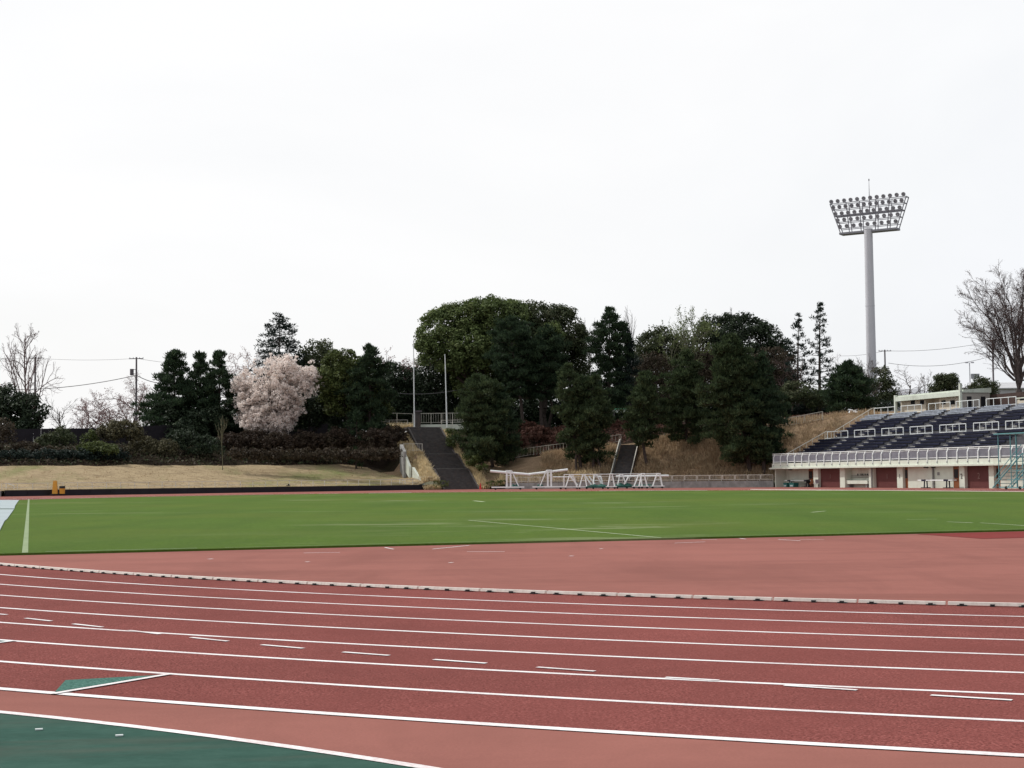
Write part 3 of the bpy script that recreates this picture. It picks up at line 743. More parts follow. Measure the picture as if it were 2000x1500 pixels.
WF = [(1116, 193.8, 928, .7, .0, 'white wheeled frame just right of the second post trolley'), (1139, 194.5, 928, .45, .1, 'narrow white wheeled frame left of the wide green tarp'),
      (1168, 195.5, 928, .6, -.3, 'white wheeled frame standing behind the wide green tarp'), (1194, 193.6, 926, .42, 0, 'slender white wheeled frame right of the wide green tarp'),
      (1215, 196.2, 927, .6, -.1, 'white wheeled frame carrying the left end of the thick bar'), (1246, 195.2, 927, .5, .25, 'white wheeled frame in the middle of the thick bar'),
      (1256, 194.2, 925, .5, 0, 'tall white wheeled frame just left of the rightmost one'), (1284, 194.6, 925, .6, .15, 'rightmost white wheeled frame before the panel fence')]
for px, d, yt, spd, ln, lab in WF: aframe(px, d, yt, 953, spd, lab, lean=ln)
longpole(at(1101, 927, 193.2), at(1289, 925.3, 193.2), .045, 'thin white top bar spanning most of the wheeled frames')
longpole(at(1203, 930.5, 196), at(1306, 929, 196), .13, 'thick white bar laid across the rightmost wheeled frames')
longpole(at(1102, 927, 193.2), at(1101.5, 950, 193.2), .06, 'upright white bar at the left end of the thin top bar')
longpole(at(1160, 930.5, 195.5), at(1174, 931, 195.5), .12, 'short thick white bar on the frame behind the wide green tarp')
longpole(at(1173.5, 931, 195.5), at(1176.5, 947, 195.5), .13, 'slanted white post hanging at the frame behind the wide tarp')
longpole(at(1112, 928.5, 194.8), at(1128, 948, 194.8), .10, 'slanted white post leaning on the frame beside the second trolley')
longpole(at(1143, 930, 195.8), at(1155, 947, 195.8), .10, 'slanted white post leaning left of the wide green tarp')
longpole(at(1150, 930, 196.2), at(1162, 946, 196.2), .09, 'slanted white post leaning over the wide green tarp')
longpole(at(1228, 931, 195.6), at(1219, 946, 195.6), .09, 'slanted white post leaning under the thick bar left half')
# ------------------------------------------------------------------ grandstand
A0 = 94.4
def S(a, t, z): return np.array(ap(176-a, A0+t, z))
def sa(px, py, t):
    r = ray(px, py); k = (A0+t)/(r[:2]@PR); p = EYE+r*k; return 176-p[:2]@AX, p[2]
def SH(m, a0, a1, t0, t1, z0, z1):
    return m.hexa([S(a0, t0, z0), S(a1, t0, z0), S(a1, t1, z0), S(a0, t1, z0), S(a0, t0, z1), S(a1, t0, z1), S(a1, t1, z1), S(a0, t1, z1)][::1])
LEN = 66
gs = empty('grandstand', S(0, 0, 0), 'long open grandstand with cream ground floor and navy seating above', 'grandstand')
TR, RI = .72, .38
prof = [(-.3, 2.92), (1.6, 2.92)]
t_, z_ = 1.6, 2.92
rows = []
for i in range(8):
    z_ += RI; prof.append((t_, z_)); rows.append((t_, z_, 'lower', i)); t_ += TR; prof.append((t_, z_))
t_ += 1.1; prof.append((t_, z_))
for i in range(8):
    z_ += RI; prof.append((t_, z_)); rows.append((t_, z_, 'upper', i)); t_ += TR; prof.append((t_, z_))
TT, ZT = t_, z_
prof += [(t_+6.2, z_), (t_+6.2, z_-.5), (t_+1, z_-.5), (1.6, 2.45), (-.3, 2.45)]
n = len(prof)
MB().add([S(0, *p) for p in prof]+[S(LEN, *p) for p in prof], [tuple(range(n)), tuple(range(2*n-1, n-1, -1))]+[(i, n+i, n+(i+1) % n, (i+1) % n) for i in range(n)]).build('terrace', M['terrace'], gs)
m = MB(); SH(m, -.02, LEN, -.5, -.3, 2.45, 2.98); m.build('fascia', M['offwhite'], gs)
m = MB(); SH(m, -.42, LEN, -.72, 1.55, 2.27, 2.449); m.build('slab', M['offwhite'], gs)
m = MB(); SH(m, -.25, 0, 0, 14, 0, 2.268); m.build('end_wall', M['offwhite'], gs)
def wallp(px0, px1, t, name, mm, z0=0, z1=2.265, th=.2, par=None, pt=None):
    a0, a1 = sa(px0, 935, t)[0], sa(px1, 935, t)[0]; m = MB(); SH(m, a0, a1, t, t+th, z0, z1); return m.build(name, M[mm], par or gs)
m = MB(); SH(m, .002, sa(1590, 935, 0)[0], 1.5, 1.7, 0, 2.265); m.build('bay_wall', M['offwhite'], gs)
def door(px0, px1, t, mm, win=True):
    a0, a1 = sa(px0, 935, t)[0], sa(px1, 935, t)[0]; m = MB(); SH(m, a0, a1, t, t+.08, .02, 2.266); d = m.build('door', M[mm], gs)
    if win:
        m = MB(); SH(m, a0+.12, a1-.12, t-.02, t, 1.05, 1.95); m.build('pane', M['glassdark'], d)
        m = MB(); SH(m, a0+.1, a0+.16, t-.05, t, .95, 1.08); m.build('handle', M['galv'], d)
    else:
        m = MB(); k = 14
        for i in range(1, k): SH(m, a0, a1, t-.012, t, .02+2.1*i/k, .05+2.1*i/k)
        m.build('slats', M[mm], d)
    return d
def numeral(ch, px, py, t, h, mm, par):
    a, z = sa(px, py, t); c = bpy.data.curves.new('numeral', 'FONT'); c.body = ch; c.size = h*1.38; c.align_x = 'CENTER'; c.align_y = 'CENTER'; c.extrude = .004; c.offset = .004
    o = bpy.data.objects.new('numeral_curve', c); COL.objects.link(o)
    bpy.context.view_layer.update()
    me = bpy.data.meshes.new_from_object(o.evaluated_get(bpy.context.evaluated_depsgraph_get())); bpy.data.objects.remove(o)
    me.name = 'numeral'
    if len(me.materials): me.materials.clear()
    r = link('numeral', me, M[mm], par); p = S(a, t-.03, z)
    W = Matrix(((-AX[0], 0, -PR[0], p[0]), (-AX[1], 0, -PR[1], p[1]), (0, 1, 0, p[2]), (0, 0, 0, 1)))
    r.matrix_local = Matrix.Translation(-rootloc(par)) @ W
door(1579.5, 1588, 1.42, 'browndoor')
wallp(1588.6, 1598, 0, 'pillar', 'offwhite', th=1.4)
d = door(1601, 1641, .36, 'reddoor', False); numeral('1', 1622, 931, .36, .55, 'fadedpaint', d)
wallp(1640.5, 1650, 0, 'pillar', 'offwhite', th=1.1)
wallp(1650, 1700, 1.0, 'bay_wall', 'offwhite')
wallp(1697, 1706, 0, 'pillar', 'offwhite', th=.9)
d = door(1708, 1752.5, .36, 'reddoor', False); numeral('1', 1733, 931, .36, .55, 'fadedpaint', d)
q = wallp(1752, 1763, 0, 'pillar', 'offwhite', th=.6); numeral('1', 1757.5, 930.5, 0, .45, 'ink', q)
door(1764, 1774, .34, 'browndoor')
wallp(1773.5, 1862, .30, 'bay_wall', 'offwhite'); wallp(1820.5, 1823, .16, 'pilaster', 'concrete', th=.13)
door(1862.5, 1873.2, .34, 'browndoor')
q = wallp(1873.5, 1884, 0, 'pillar', 'offwhite', th=.6); numeral('2', 1878.2, 930.5, 0, .52, 'ink', q)
d = door(1886, 1931.5, .36, 'reddoor', False); numeral('2', 1912, 930, .36, .62, 'fadedpaint', d)
wallp(1931.3, 1941, 0, 'pillar', 'offwhite', th=.6)
door(1943, 1954.5, .34, 'browndoor')
wallp(1954, 2060, .30, 'bay_wall', 'offwhite')
a_, z__ = sa(1833, 925, .30); m = MB(); SH(m, a_-.22, a_+.22, .275, .298, z__-.18, z__+.15); m.build('notice', M['concrete'], gs)
for px in (1543, 1808, 1822):
    a_, z__ = sa(px, 917, .1); m = MB(); SH(m, a_-.25, a_+.25, .0, .25, 2.13, 2.265); m.build('ceiling_lamp', M['blackmetal'], gs)
# front balcony railing
fr = empty('railing', S(0, -.4, 2.98), 'white balcony railing with grey mesh along the front of the grandstand', 'railing')
def bar(m, a0, t0, z0, a1, t1, z1, w_=.05, h_=None): return m.beam(S(a0, t0, z0), S(a1, t1, z1), w_, h_)
bar(MB(), 0, -.36, 4.16, LEN, -.36, 4.16, .09, .08).build('top_rail', M['white'], fr)
bar(MB(), 0, -.40, 3.16, LEN, -.40, 3.16, .06).build('lower_rail', M['white'], fr)
bar(MB(), 0, -.40, 4.0, LEN, -.40, 4.0, .05).build('middle_rail', M['white'], fr)
m = MB()
for i in range(int(58/.105)): bar(m, .05+i*.105, -.385, 3.14, .05+i*.105, -.385, 4.0, .055, .02)
m.build('mesh_infill', M['mesh'], fr)
for i in range(33):
    a = .5+i*1.78
    if a > 58: break
    m = MB(); bar(m, a, -.53, 2.78, a, -.53, 3.7, .09, .09); bar(m, a, -.53, 3.7, a, -.38, 3.98, .09, .09); bar(m, a, -.38, 3.98, a, -.36, 4.14, .08, .08); m.build('post', M['white'], fr)
    m = MB(); bar(m, a, -.525, 2.6, a, -.525, 2.78, .14, .05); m.build('bracket', M['galv'], fr)
# left side stair railing
sr_ = empty('railing', S(.1, 1.2, 2.92), 'cream sloping railing on the left end of the grandstand', 'railing')
def zprof(t): return float(np.interp(t, [1.2, 1.6, 1.6+8*TR, 2.7+8*TR, 2.7+16*TR, 20], [2.92, 3.2, 2.92+8*RI, 2.92+8*RI, 2.92+16*RI, 2.92+16*RI]))
tt = [-.3, 1.2, 1.6+8*TR, 2.7+8*TR, TT-.2, TT+.4]
m = MB(); lo = MB()
for p, q in zip(tt[:-1], tt[1:]): bar(m, .08, p, zprof(p)+1.1, .08, q, zprof(q)+1.1, .07); bar(lo, .08, p, zprof(p)+.12, .08, q, zprof(q)+.12, .16, .25)
m.build('top_rail', M['cream_rail'], sr_); lo.build('curb', M['cream_rail'], sr_)
for i in range(17):
    t = -.2+i*(TT+.4)/16; bar(MB(), .08, t, zprof(t), .08, t, zprof(t)+1.08, .05).build('post', M['cream_rail'], sr_)
# handrail frames
def frame(a0, a1, t, z, h, label, group, nb=3):
    e = empty('handrail', S((a0+a1)/2, t, z), label, 'handrail', group)
    m = MB(); bar(m, a0, t, z, a0, t, z+h, .07); bar(m, a1, t, z, a1, t, z+h, .07); bar(m, a0, t, z+h, a1, t, z+h, .07); bar(m, a0, t, z+.18, a1, t, z+.18, .06); m.build('frame', M['white'], e)
    for i in range(1, nb): a = a0+(a1-a0)*i/nb; bar(MB(), a, t, z+.18, a, t, z+h, .05).build('bar', M['white'], e)
tm = 1.6+8*TR-.08; zm = 2.92+8*RI
midpx = [(1616, 1656), (1669, 1709), (1722.6, 1764.5), (1778, 1821.5), (1836, 1887), (1902, 1951), (1965, 2018)]
secs = []
for i, (p, q) in enumerate(midpx):
    a0, a1 = sa(p, 850, tm)[0], sa(q, 850, tm)[0]; secs.append((max(a0-.1, .25), a1+.05))
    frame(a0, a1, tm, zm, 1.0, f'white handrail frame on the middle walkway, {ORD[i]} from the left', 'handrail frames on the middle walkway', 3 if i < 4 else 4)
for i, (p, q, b) in enumerate([(1707.5, 1748, 3), (1760, 1800, 3), (1814, 1856, 3), (1868, 1913, 4), (1927, 1985, 4)]):
    frame(sa(p, 805, TT+.15)[0], sa(q, 800, TT+.15)[0], TT+.15, ZT, 1.02, f'white handrail frame along the top row, {ORD[i]} from the left', 'handrail frames along the top row', b)
# aisle steps (part of the stand) and benches
for i in range(len(secs)-1):
    for tr_ in ('lower', 'upper'):
        m = MB()
        for (t, z, tier, r) in rows:
            if tier == tr_: SH(m, secs[i][1]+.1, secs[i+1][0]-.1, t-.34, t, z-RI+.001, z-RI*.5)
        m.build('aisle_steps', M['concrete'], gs)
protos = {}
for si, (a0, a1) in enumerate(secs):
    for (t, z, tier, r) in rows:
        if r == 7: continue
        grey = tier == 'upper' and r >= 5
        mm = 'greyseat' if grey else 'navy'
        lab = f'{"faded grey" if grey else "dark navy"} bench, {ORD[r]} row of the {tier} tier, {ORD[si]} block from the left end'
        key = (si, grey)
        if key not in protos:
            e = empty('bench', S((a0+a1)/2, t+.4, z), lab, 'bench', 'benches in the grandstand')
            m = MB(); SH(m, a0, a1, t+.0, t+.46, z+.36, z+.42); m.build('seat', M['navylit' if mm == 'navy' else mm], e)
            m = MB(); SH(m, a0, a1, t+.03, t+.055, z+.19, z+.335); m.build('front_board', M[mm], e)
            m = MB(); SH(m, a0+.1, a1-.1, t+.2, t+.3, z, z+.359); m.build('support', M['terrace'], e)
            if grey:
                m = MB(); SH(m, a0+.1, a1-.1, t+.44, t+.47, z+.425, z+.52); m.build('seat_back', M['greyseat'], e)
            protos[key] = (e, t, z)
        else:
            e0, t0, z0 = protos[key]; e = e0.copy(); COL.objects.link(e); e['label'] = lab
            e.location = e0.location+Vector(S(0, t, z)-S(0, t0, z0))
            for ch in e0.children:
                c = ch.copy(); COL.objects.link(c); c.parent = e
# ---- things in front of the ground floor
def plank_table(px0, px1, py, t, lab, pale='white'):
    a0, zt = sa(px0, py, t); a1, _ = sa(px1, py, t); e = empty('long_table', S((a0+a1)/2, t, 0), lab, 'table', 'long white tables before the grandstand')
    m = MB(); SH(m, a0, a1, t, t+.5, zt-.1, zt); m.build('tabletop', M[pale], e)
    for f in (.18, .82):
        a = a0+(a1-a0)*f; m = MB(); SH(m, a-.35, a+.35, t-.06, t+.56, zt-.16, zt+.03); m.build('clamp', M['navy'], e)
        for s in (-.28, .28):
            m = MB(); bar(m, a+s, t+.25, .08, a+s*.8, t+.25, zt-.16, .1); m.build('leg', M['navy'], e)
        m = MB(); SH(m, a-.55, a+.55, t, t+.5, .01, .09); m.build('base', M['blackmetal'], e)
plank_table(1792, 1860, 937, -1.0, 'long white table on dark trestles between the two brown doors')
plank_table(1532, 1583, 938, .5, 'long white table in the leftmost bay above the teal tubs')
def tub(px, w_, lab):
    a, _ = sa(px, 945, .1); e = empty('storage_tub', S(a, .1, 0), lab, 'tub', 'teal tubs in the leftmost bay')
    m = MB(); m.hexa([S(a-w_*.45, -.3, .03), S(a+w_*.45, -.3, .03), S(a+w_*.45, .3, .03), S(a-w_*.45, .3, .03), S(a-w_*.5, -.35, .5), S(a+w_*.5, -.35, .5), S(a+w_*.5, .35, .5), S(a-w_*.5, .35, .5)]).build('body', M['tableteal'], e)
    m = MB(); SH(m, a-w_*.3, a+w_*.3, -.36, -.33, .1, .28); m.build('panel', M['sheet'], e)
    m = MB(); SH(m, a-w_*.53, a+w_*.53, -.38, .38, .5, .56); m.build('lid', M['tableteal'], e)
tub(1539.5, .9, 'left teal tub with pale panel under the white table'); tub(1552, 1.2, 'right teal tub with pale panel under the white table')
def chair(px, t, mm, lab):
    a, _ = sa(px, 948, t); e = empty('chair', S(a, t, 0), lab, 'chair')
    m = MB(); SH(m, a-.23, a+.23, t-.23, t+.23, .42, .47); m.build('seat', M[mm], e)
    m = MB(); SH(m, a+.18, a+.23, t-.23, t+.23, .5, .95); m.build('backrest', M[mm], e)
    for i in (-.2, .2):
        for j in (-.2, .2): bar(MB(), a+i, t+j, 0, a+i, t+j, .42, .04).build('leg', M['blackmetal'], e)
chair(1577, .0, 'blackmetal', 'black chair with metal legs beside the teal tubs'); chair(1585.5, -.1, 'browndoor', 'reddish brown chair by the first cream pillar'); chair(1594, -.3, 'galv', 'grey metal chair in front of the first cream pillar')
a0, a1 = sa(1650.5, 945, .2)[0], sa(1694, 945, .2)[0]
e = empty('wash_basin', S((a0+a1)/2, .3, 0), 'long cream wash basin between the two maroon doors', 'basin')
m = MB(); SH(m, a0, a1, .2, .95, .42, .82); m.build('trough', M['offwhite'], e)
for f in (.1, .9): a = a0+(a1-a0)*f; m = MB(); SH(m, a-.1, a+.1, .35, .85, 0, .42); m.build('support', M['concrete'], e)
m = MB(); SH(m, a0+.4, a1-.2, .8, .98, 1.17, 1.21); SH(m, a0+.4, a1-.2, .8, .98, 1.36, 1.40); m.build('shelf', M['concrete'], e)
for i, f in enumerate((.35, .5, .58, .68, .78, .9)):
    a = a0+(a1-a0)*f; p = S(a, .88, 1.40); tag(MB().tube(p, p+np.array([0, 0, .2]), .07, .05, 8).build('bottle', M['blackmetal'], origin=p), 'small black bottle on the shelf above the cream wash basin', 'bottle', 'bottles above the wash basin')
a = sa(1703, 940, -.1)[0]; e = empty('drain_pipe', S(a, -.12, 0), 'weathered grey pipe standing before the pillar right of the basin', 'pipe')
MB().tube(S(a, -.12, 0), S(a, -.12, 2.26), .09, n=8).build('pipe', M['concrete'], e)
# teal tiered judges' stand with a canopy
jt = -5.2; ja = sa(1957, 955, jt)[0]
e = empty('judge_stand', S(ja+2.6, jt, 0), 'tall teal tiered steel stand on wheels before the grandstand', 'judge stand')
for s in (-1.0, 1.0):
    m = MB(); bar(m, ja, jt+s, .15, ja+4.4, jt+s, 3.2, .09); bar(m, ja+.3, jt+s, 1.1, ja+4.4, jt+s, 4.1, .05); bar(m, ja+.3, jt+s, .6, ja+4.4, jt+s, 3.6, .05); m.build('stringer', M['teal'], e)
    m = MB(); bar(m, ja+1.0, jt+s, .2, ja+6.2, jt+s, .2, .08); bar(m, ja+2.2, jt+s, .9, ja+6.2, jt+s, .9, .06); bar(m, ja+3.0, jt+s, 1.7, ja+6.2, jt+s, 1.7, .06); bar(m, ja+2.2, jt+s, .2, ja+4.4, jt+s, 1.7, .05); bar(m, ja+4.4, jt+s, .2, ja+6.2, jt+s, 1.7, .05); m.build('brace', M['teal'], e)
    for f in (1.0, 2.8, 3.6, 4.5, 6.2):
        bar(MB(), ja+f, jt+s, .12, ja+f, jt+s, 5.05 if f in (1.0, 2.8, 3.6, 6.2) else 3.3, .06).build('post', M['teal'], e)
    for f in (2.0, 4.0, 6.0): MB().tube(S(ja+f, jt+s-.05, .16), S(ja+f, jt+s+.05, .16), .16, n=10).build('wheel', M['rubber'], e)
for i in range(9):
    f = i/9; a = ja+f*4.4; m = MB(); SH(m, a, a+.42, jt-1, jt+1, .2+f*3.0, .25+f*3.0); m.build('tread', M['teal'], e)
m = MB(); SH(m, ja+4.4, ja+6.3, jt-1, jt+1, 3.2, 3.27); m.build('platform', M['teal'], e)
m = MB(); SH(m, ja+.6, ja+6.4, jt-1.2, jt+1.2, 5.05, 5.15); m.build('canopy', M['teal'], e)
# ---- hut at the top of the stand
ht = TT+2.1; ha0, ha1 = sa(1759.5, 800, ht)[0], sa(1884, 790, ht)[0]; zr = sa(1884, 761, ht)[1]; hd = 3.3
hut = empty('hut', S(ha0, ht, ZT), 'small cream concrete hut with green eaves on top of the grandstand', 'hut')
da, db = sa(1808, 795, ht)[0], sa(1834, 795, ht)[0]
m = MB(); SH(m, ha0, da, ht, ht+hd, ZT, zr-.35); SH(m, db, ha1, ht, ht+hd, ZT, zr-.35); SH(m, da, db, ht+1.2, ht+hd, ZT, zr-.35); m.build('wall', M['hutwall'], hut)
m = MB(); SH(m, ha0-.25, ha1+.3, ht-.75, ht+hd+.3, zr-.349, zr-.2); m.hexa([S(ha0-.25, ht-.3, zr-.199), S(ha1+.3, ht-.3, zr-.199), S(ha1+.3, ht+hd+.3, zr-.199), S(ha0-.25, ht+hd+.3, zr-.199), S(ha0-.25, ht-.3, zr-.0), S(ha1+.3, ht-.3, zr), S(ha1+.3, ht+hd+.3, zr+.25), S(ha0-.25, ht+hd+.3, zr+.25)]); m.build('roof', M['hutgreen'], hut)
m = MB(); SH(m, ha0-.2, ha1+.25, ht-.78, ht-.751, zr-.75, zr-.21); m.build('eaves', M['hutgreen'], hut)
m = MB(); SH(m, ha0-.3, ha0-.02, ht-.8, ht-.5, ZT, zr+.05); m.build('column', M['offwhite'], hut)
m = MB(); SH(m, ha1+.02, ha1+.3, ht-.8, ht-.5, ZT, zr+.75); m.build('column', M['offwhite'], hut)
m = MB(); SH(m, ha1+.002, ha1+.12, ht-.49, ht+hd+.2, ZT, zr-.35); m.build('side_wall', M['hutshade'], hut)
for p, q in ((1779, 1787), (1797, 1805), (1839, 1847), (1856, 1865)):
    a0, zt0 = sa(p, 782, ht); a1, _ = sa(q, 782, ht); m = MB(); SH(m, a0, a1, ht-.03, ht, zt0-.52, zt0); m.build('window', M['glassdark'], hut)
m = MB(); SH(m, db-.9, db-.05, ht+1.15, ht+1.198, ZT, ZT+1.95); m.build('door', M['brownfence'], hut)
for f in (.25, 2.2):
    m = MB(); SH(m, ha1+.121, ha1+.14, ht+f, ht+f+.65, ZT, ZT+1.7); m.build('door', M['glassdark'], hut)
# brown board fence behind, cream booth at the right edge
e = empty('board_fence', S(ha1+1, ht+3.9, ZT), 'dark brown board fence behind the top of the grandstand', 'fence')
m = MB(); a = ha1-1.
while a < ha1+26: SH(m, a, a+.28, ht+3.9, ht+3.95, ZT, ZT+1.95); a += .29
m.build('boards', M['brownfence'], e); m = MB(); SH(m, ha1-1, ha1+26, ht+3.86, ht+3.898, ZT+1.5, ZT+1.62); m.build('rail', M['brownfence'], e)
a0 = sa(1991.5, 795, TT+1.0)[0]; z1 = sa(1991.5, 779, TT+1.0)[1]
e = empty('booth', S(a0, TT+1, ZT), 'cream booth at the right edge on top of the grandstand', 'booth')
m = MB(); SH(m, a0, a0+3, TT+.7, TT+2.5, ZT, z1); m.build('wall', M['hutwall'], e); m = MB(); SH(m, a0-.1, a0+3.1, TT+.6, TT+2.6, z1, z1+.12); m.build('roof', M['offwhite'], e); m = MB(); SH(m, a0+.5, a0+2.2, TT+.67, TT+.699, ZT+.9, z1-.2); m.build('window', M['glassdark'], e)
# warehouses beyond
def block(px0, px1, ytop, d, dep, wm, rm, name, lab, pitch=.0):
    a, b = at(px0, ytop, d), at(px1, ytop, d); z = min(a[2], b[2]); e = empty(name, ((a[0]+b[0])/2, d, 9), lab, 'building')
    MB().box(((a[0]+b[0])/2, d+dep/2, (9+z)/2-.3), (b[0]-a[0], dep, z-9-.6), (1, 0)).build('wall', M[wm], e)
    x0, x1 = a[0]-.4, b[0]+.4
    MB().hexa([(x0, d-.5, z-.6), (x1, d-.5, z-.6), (x1, d+dep, z-.6), (x0, d+dep, z-.6), (x0, d-.5, z-.45), (x1, d-.5, z-.45), (x1, d+dep, z+pitch), (x0, d+dep, z+pitch)]).build('roof', M[rm], e)
block(1728, 1830, 766, 290, 14, 'roofdark', 'roofdark', 'warehouse', 'long grey warehouse roof behind the bare trees and hut', 1.4)
block(1868, 1912, 752, 270, 10, 'roof', 'roof', 'warehouse', 'small pale flat building between the two round bushes', .2)
block(1938, 2030, 752, 265, 12, 'roof', 'roof', 'warehouse', 'pale grey sloping warehouse roof behind the large bare tree', 1.2)

# ------------------------------------------------------------------ floodlight tower
td = 253.; tb = at(1701.5, 760, td); tt_ = at(1693.8, 447, td)
tower = empty('floodlight_tower', (tb[0], td, 9), 'tall grey floodlight tower with rows of round lamps above the trees', 'floodlight tower')
ztop = tt_[2]; xc = (tb[0]+tt_[0])/2+.15
m = MB(); n = 20
for z0, z1 in ((9, 19), (19, 29), (29, ztop)):
    def rr(z): return .84-.16*(z-9)/(ztop-9)
    m.tube((xc, td, z0), (xc, td, z1), rr(z0), rr(z1), n, False); m.tube((xc, td, z1-.12), (xc, td, z1), rr(z1)+.035, rr(z1)+.035, n, False)
m.build('mast', M['towergrey'], tower, smooth=False)
for o in tower.children: o.data.polygons.foreach_set('use_smooth', [len(p.vertices) == 4 for p in o.data.polygons])
TH = R(32); hx = np.array([math.cos(TH), -math.sin(TH), 0]); hn = np.array([-math.sin(TH), -math.cos(TH), 0]); tc_ = np.array([xc, td, 0])
def HP(u, z, o=0): return tc_+hx*u+hn*o+np.array([0, 0, z])
zb = ztop-.25; hh = at(1694, 391, td)[2]-zb; wb, wt = 4.75, 6.45
rowsN = [9, 10, 11, 12, 12]
m = MB()
for o in (0, -1.3):
    for i, f in enumerate((.14, .36, .58, .80, 1.0)):
        wv = wb+(wt-wb)*f; m.beam(HP(-wv, zb+hh*f, o), HP(wv, zb+hh*f, o), .10 if i != 2 else .2)
    m.beam(HP(-wb, zb, o), HP(-wt, zb+hh, o), .13); m.beam(HP(wb, zb, o), HP(wt, zb+hh, o), .13)
    for u in (-3.2, -1.2, 1.2, 3.2): m.beam(HP(u, zb, o), HP(u*1.15, zb+hh, o), .11)
for f in (0, .36, .58, .8, 1):
    wv = wb+(wt-wb)*f
    for s in (-1, 1): m.beam(HP(s*wv, zb+hh*f, 0), HP(s*wv, zb+hh*f, -1.3), .1)
m.build('frame', M['framegrey'], tower)
MB().hexa([HP(-wb-.1, zb-.3, .35), HP(wb+.1, zb-.3, .35), HP(wb+.1, zb-.3, -1.5), HP(-wb-.1, zb-.3, -1.5), HP(-wb-.1, zb+.02, .35), HP(wb+.1, zb+.02, .35), HP(wb+.1, zb+.02, -1.5), HP(-wb-.1, zb+.02, -1.5)]).build('platform', M['framegrey'], tower)
first = None
for i, k in enumerate(rowsN):
    f = (.14, .36, .58, .80, 1.0)[i]; wv = (wb+(wt-wb)*f)*.945
    for j in range(k):
        c = HP(-wv+2*wv*j/(k-1), zb+hh*f+.33, .28); dn = unit(hn+np.array([0, 0, -.45]))
        if first is None:
            m = MB().tube(c-dn*.3, c, .15, .34, 12).tube(c, c+dn*.05, .36, .36, 12)
            first = m.build('floodlight', M['lampback'], tower); fl = MB().tube(c+dn*.041, c+dn*.05, .27, .27, 12).build('lens', M['lampglass'], first); c00 = c
        else:
            o = first.copy(); COL.objects.link(o); o.parent = tower; o.location = Vector(c-c00)
            l = fl.copy(); COL.objects.link(l); l.parent = o
p = HP(.1, zb+hh*.6, -.6); q = at(1694.5, 352, td); q = np.array([p[0], p[1], q[2]])
MB().tube(p, q, .10, .03, 6).tube(q, q+np.array([0, 0, .3]), .1, .1, 6).build('lightning_rod', M['framegrey'], tower)

# ------------------------------------------------------------------ utility poles and wires
def upole(px, ytop, d, lab, arms=1, tr=None, wood='polegrey', zg=None):
    t = at(px, ytop, d); zg = gz(t[0], d) if zg is None else zg; e = empty('utility_pole', (t[0], d, zg), lab, 'utility pole', 'utility poles beyond the bank')
    MB().tube((t[0], d, zg), t, .19, .13, 10).build('pole', M[wood], e)
    for i in range(arms):
        z = t[2]-.25-i*.7; MB().beam((t[0]-1.15, d, z), (t[0]+1.15, d-.2, z), .12).build('crossarm', M[wood], e)
        m = MB()
        for x in (-1.05, -.5, .5, 1.05): m.tube((t[0]+x, d, z), (t[0]+x, d, z+.22), .06, n=6)
        m.build('insulators', M['galv'], e)
    if tr: MB().tube((t[0]+tr, d-.1, t[2]-2.9), (t[0]+tr, d-.1, t[2]-1.9), .3, n=10).tube((t[0]+tr, d-.1, t[2]-2.0), (t[0], d, t[2]-2.0), .05, n=6).build('transformer', M['polegrey'], e)
    return t
PA = upole(69, 697, 262, 'plain utility pole beside the tall bare tree at far left')
PB = upole(266.5, 697.5, 248, 'dark utility pole with crossarm and transformer left of the conifers', 1, -.7)
PC = upole(1728, 683, 285, 'utility pole with crossarm right of the floodlight tower')
PD = upole(1938, 663, 275, 'utility pole half hidden behind the large bare tree', 2)
def wire(p, q, sag, lab, r=.03):
    p = np.array(p); q = np.array(q); m = MB(); k = 16; P = []
    for i in range(k+1): f = i/k; P.append(p+(q-p)*f-np.array([0, 0, sag*4*f*(1-f)]))
    m.path(P, r, 4); tag(m.build('power_line', M['wire'], origin=(p+q)/2), lab, 'power line', 'power lines between the poles')
wire(PA+[0, 0, -.2], PB+[0, 0, -.2], .3, 'high thin power line between the two left utility poles', .022)
wire(at(-60, 694, 264), PA+[0, 0, -.2], .3, 'high power line reaching the left pole from the left edge', .022)
wire(at(-60, 757, 262), [PB[0], PB[1], PB[2]-2.9], 1.1, 'thick low cable sagging from left edge to the transformer pole', .055)
wire([PB[0], PB[1], PB[2]-2.9], at(360, 742, 244), .9, 'thick low cable dropping right from the transformer pole', .055)
wire(PB+[0, 0, -.2], at(470, 716, 262), .4, 'high thin power line right of the transformer pole', .022)
wire(at(1640, 695, 300), PC+[0, 0, -.2], .3, 'high power line left of the pole beside the floodlight tower', .025)
wire(PC+[0, 0, -.2], PD+[0, 0, -.3], .6, 'upper power line between the two right utility poles', .03)
wire(at(1735, 709, 285), at(1938, 695, 275), 1.1, 'lower sagging power line between the two right utility poles', .035)
wire(at(760, 766, 243), at(915, 757, 240), .6, 'dark cable crossing behind the two flagpoles', .04)
e_p = at(1893.5, 708, 282); e = empty('lamp_mast', (e_p[0], 282, 9), 'slim grey mast with small twin lamps behind the hut', 'lamp post')
MB().tube((e_p[0], 282, 9), e_p, .13, .08, 8).build('mast', M['galv'], e)
for s in (-.5, .5): MB().box((e_p[0]+s, 282, e_p[2]), (.55, .4, .22)).build('lamp', M['lampback'], e)
MB().box((e_p[0]+.9, 281.8, at(1898, 735, 282)[2]), (1.5, .3, .9)).build('sign_box', M['roofdark'], e)
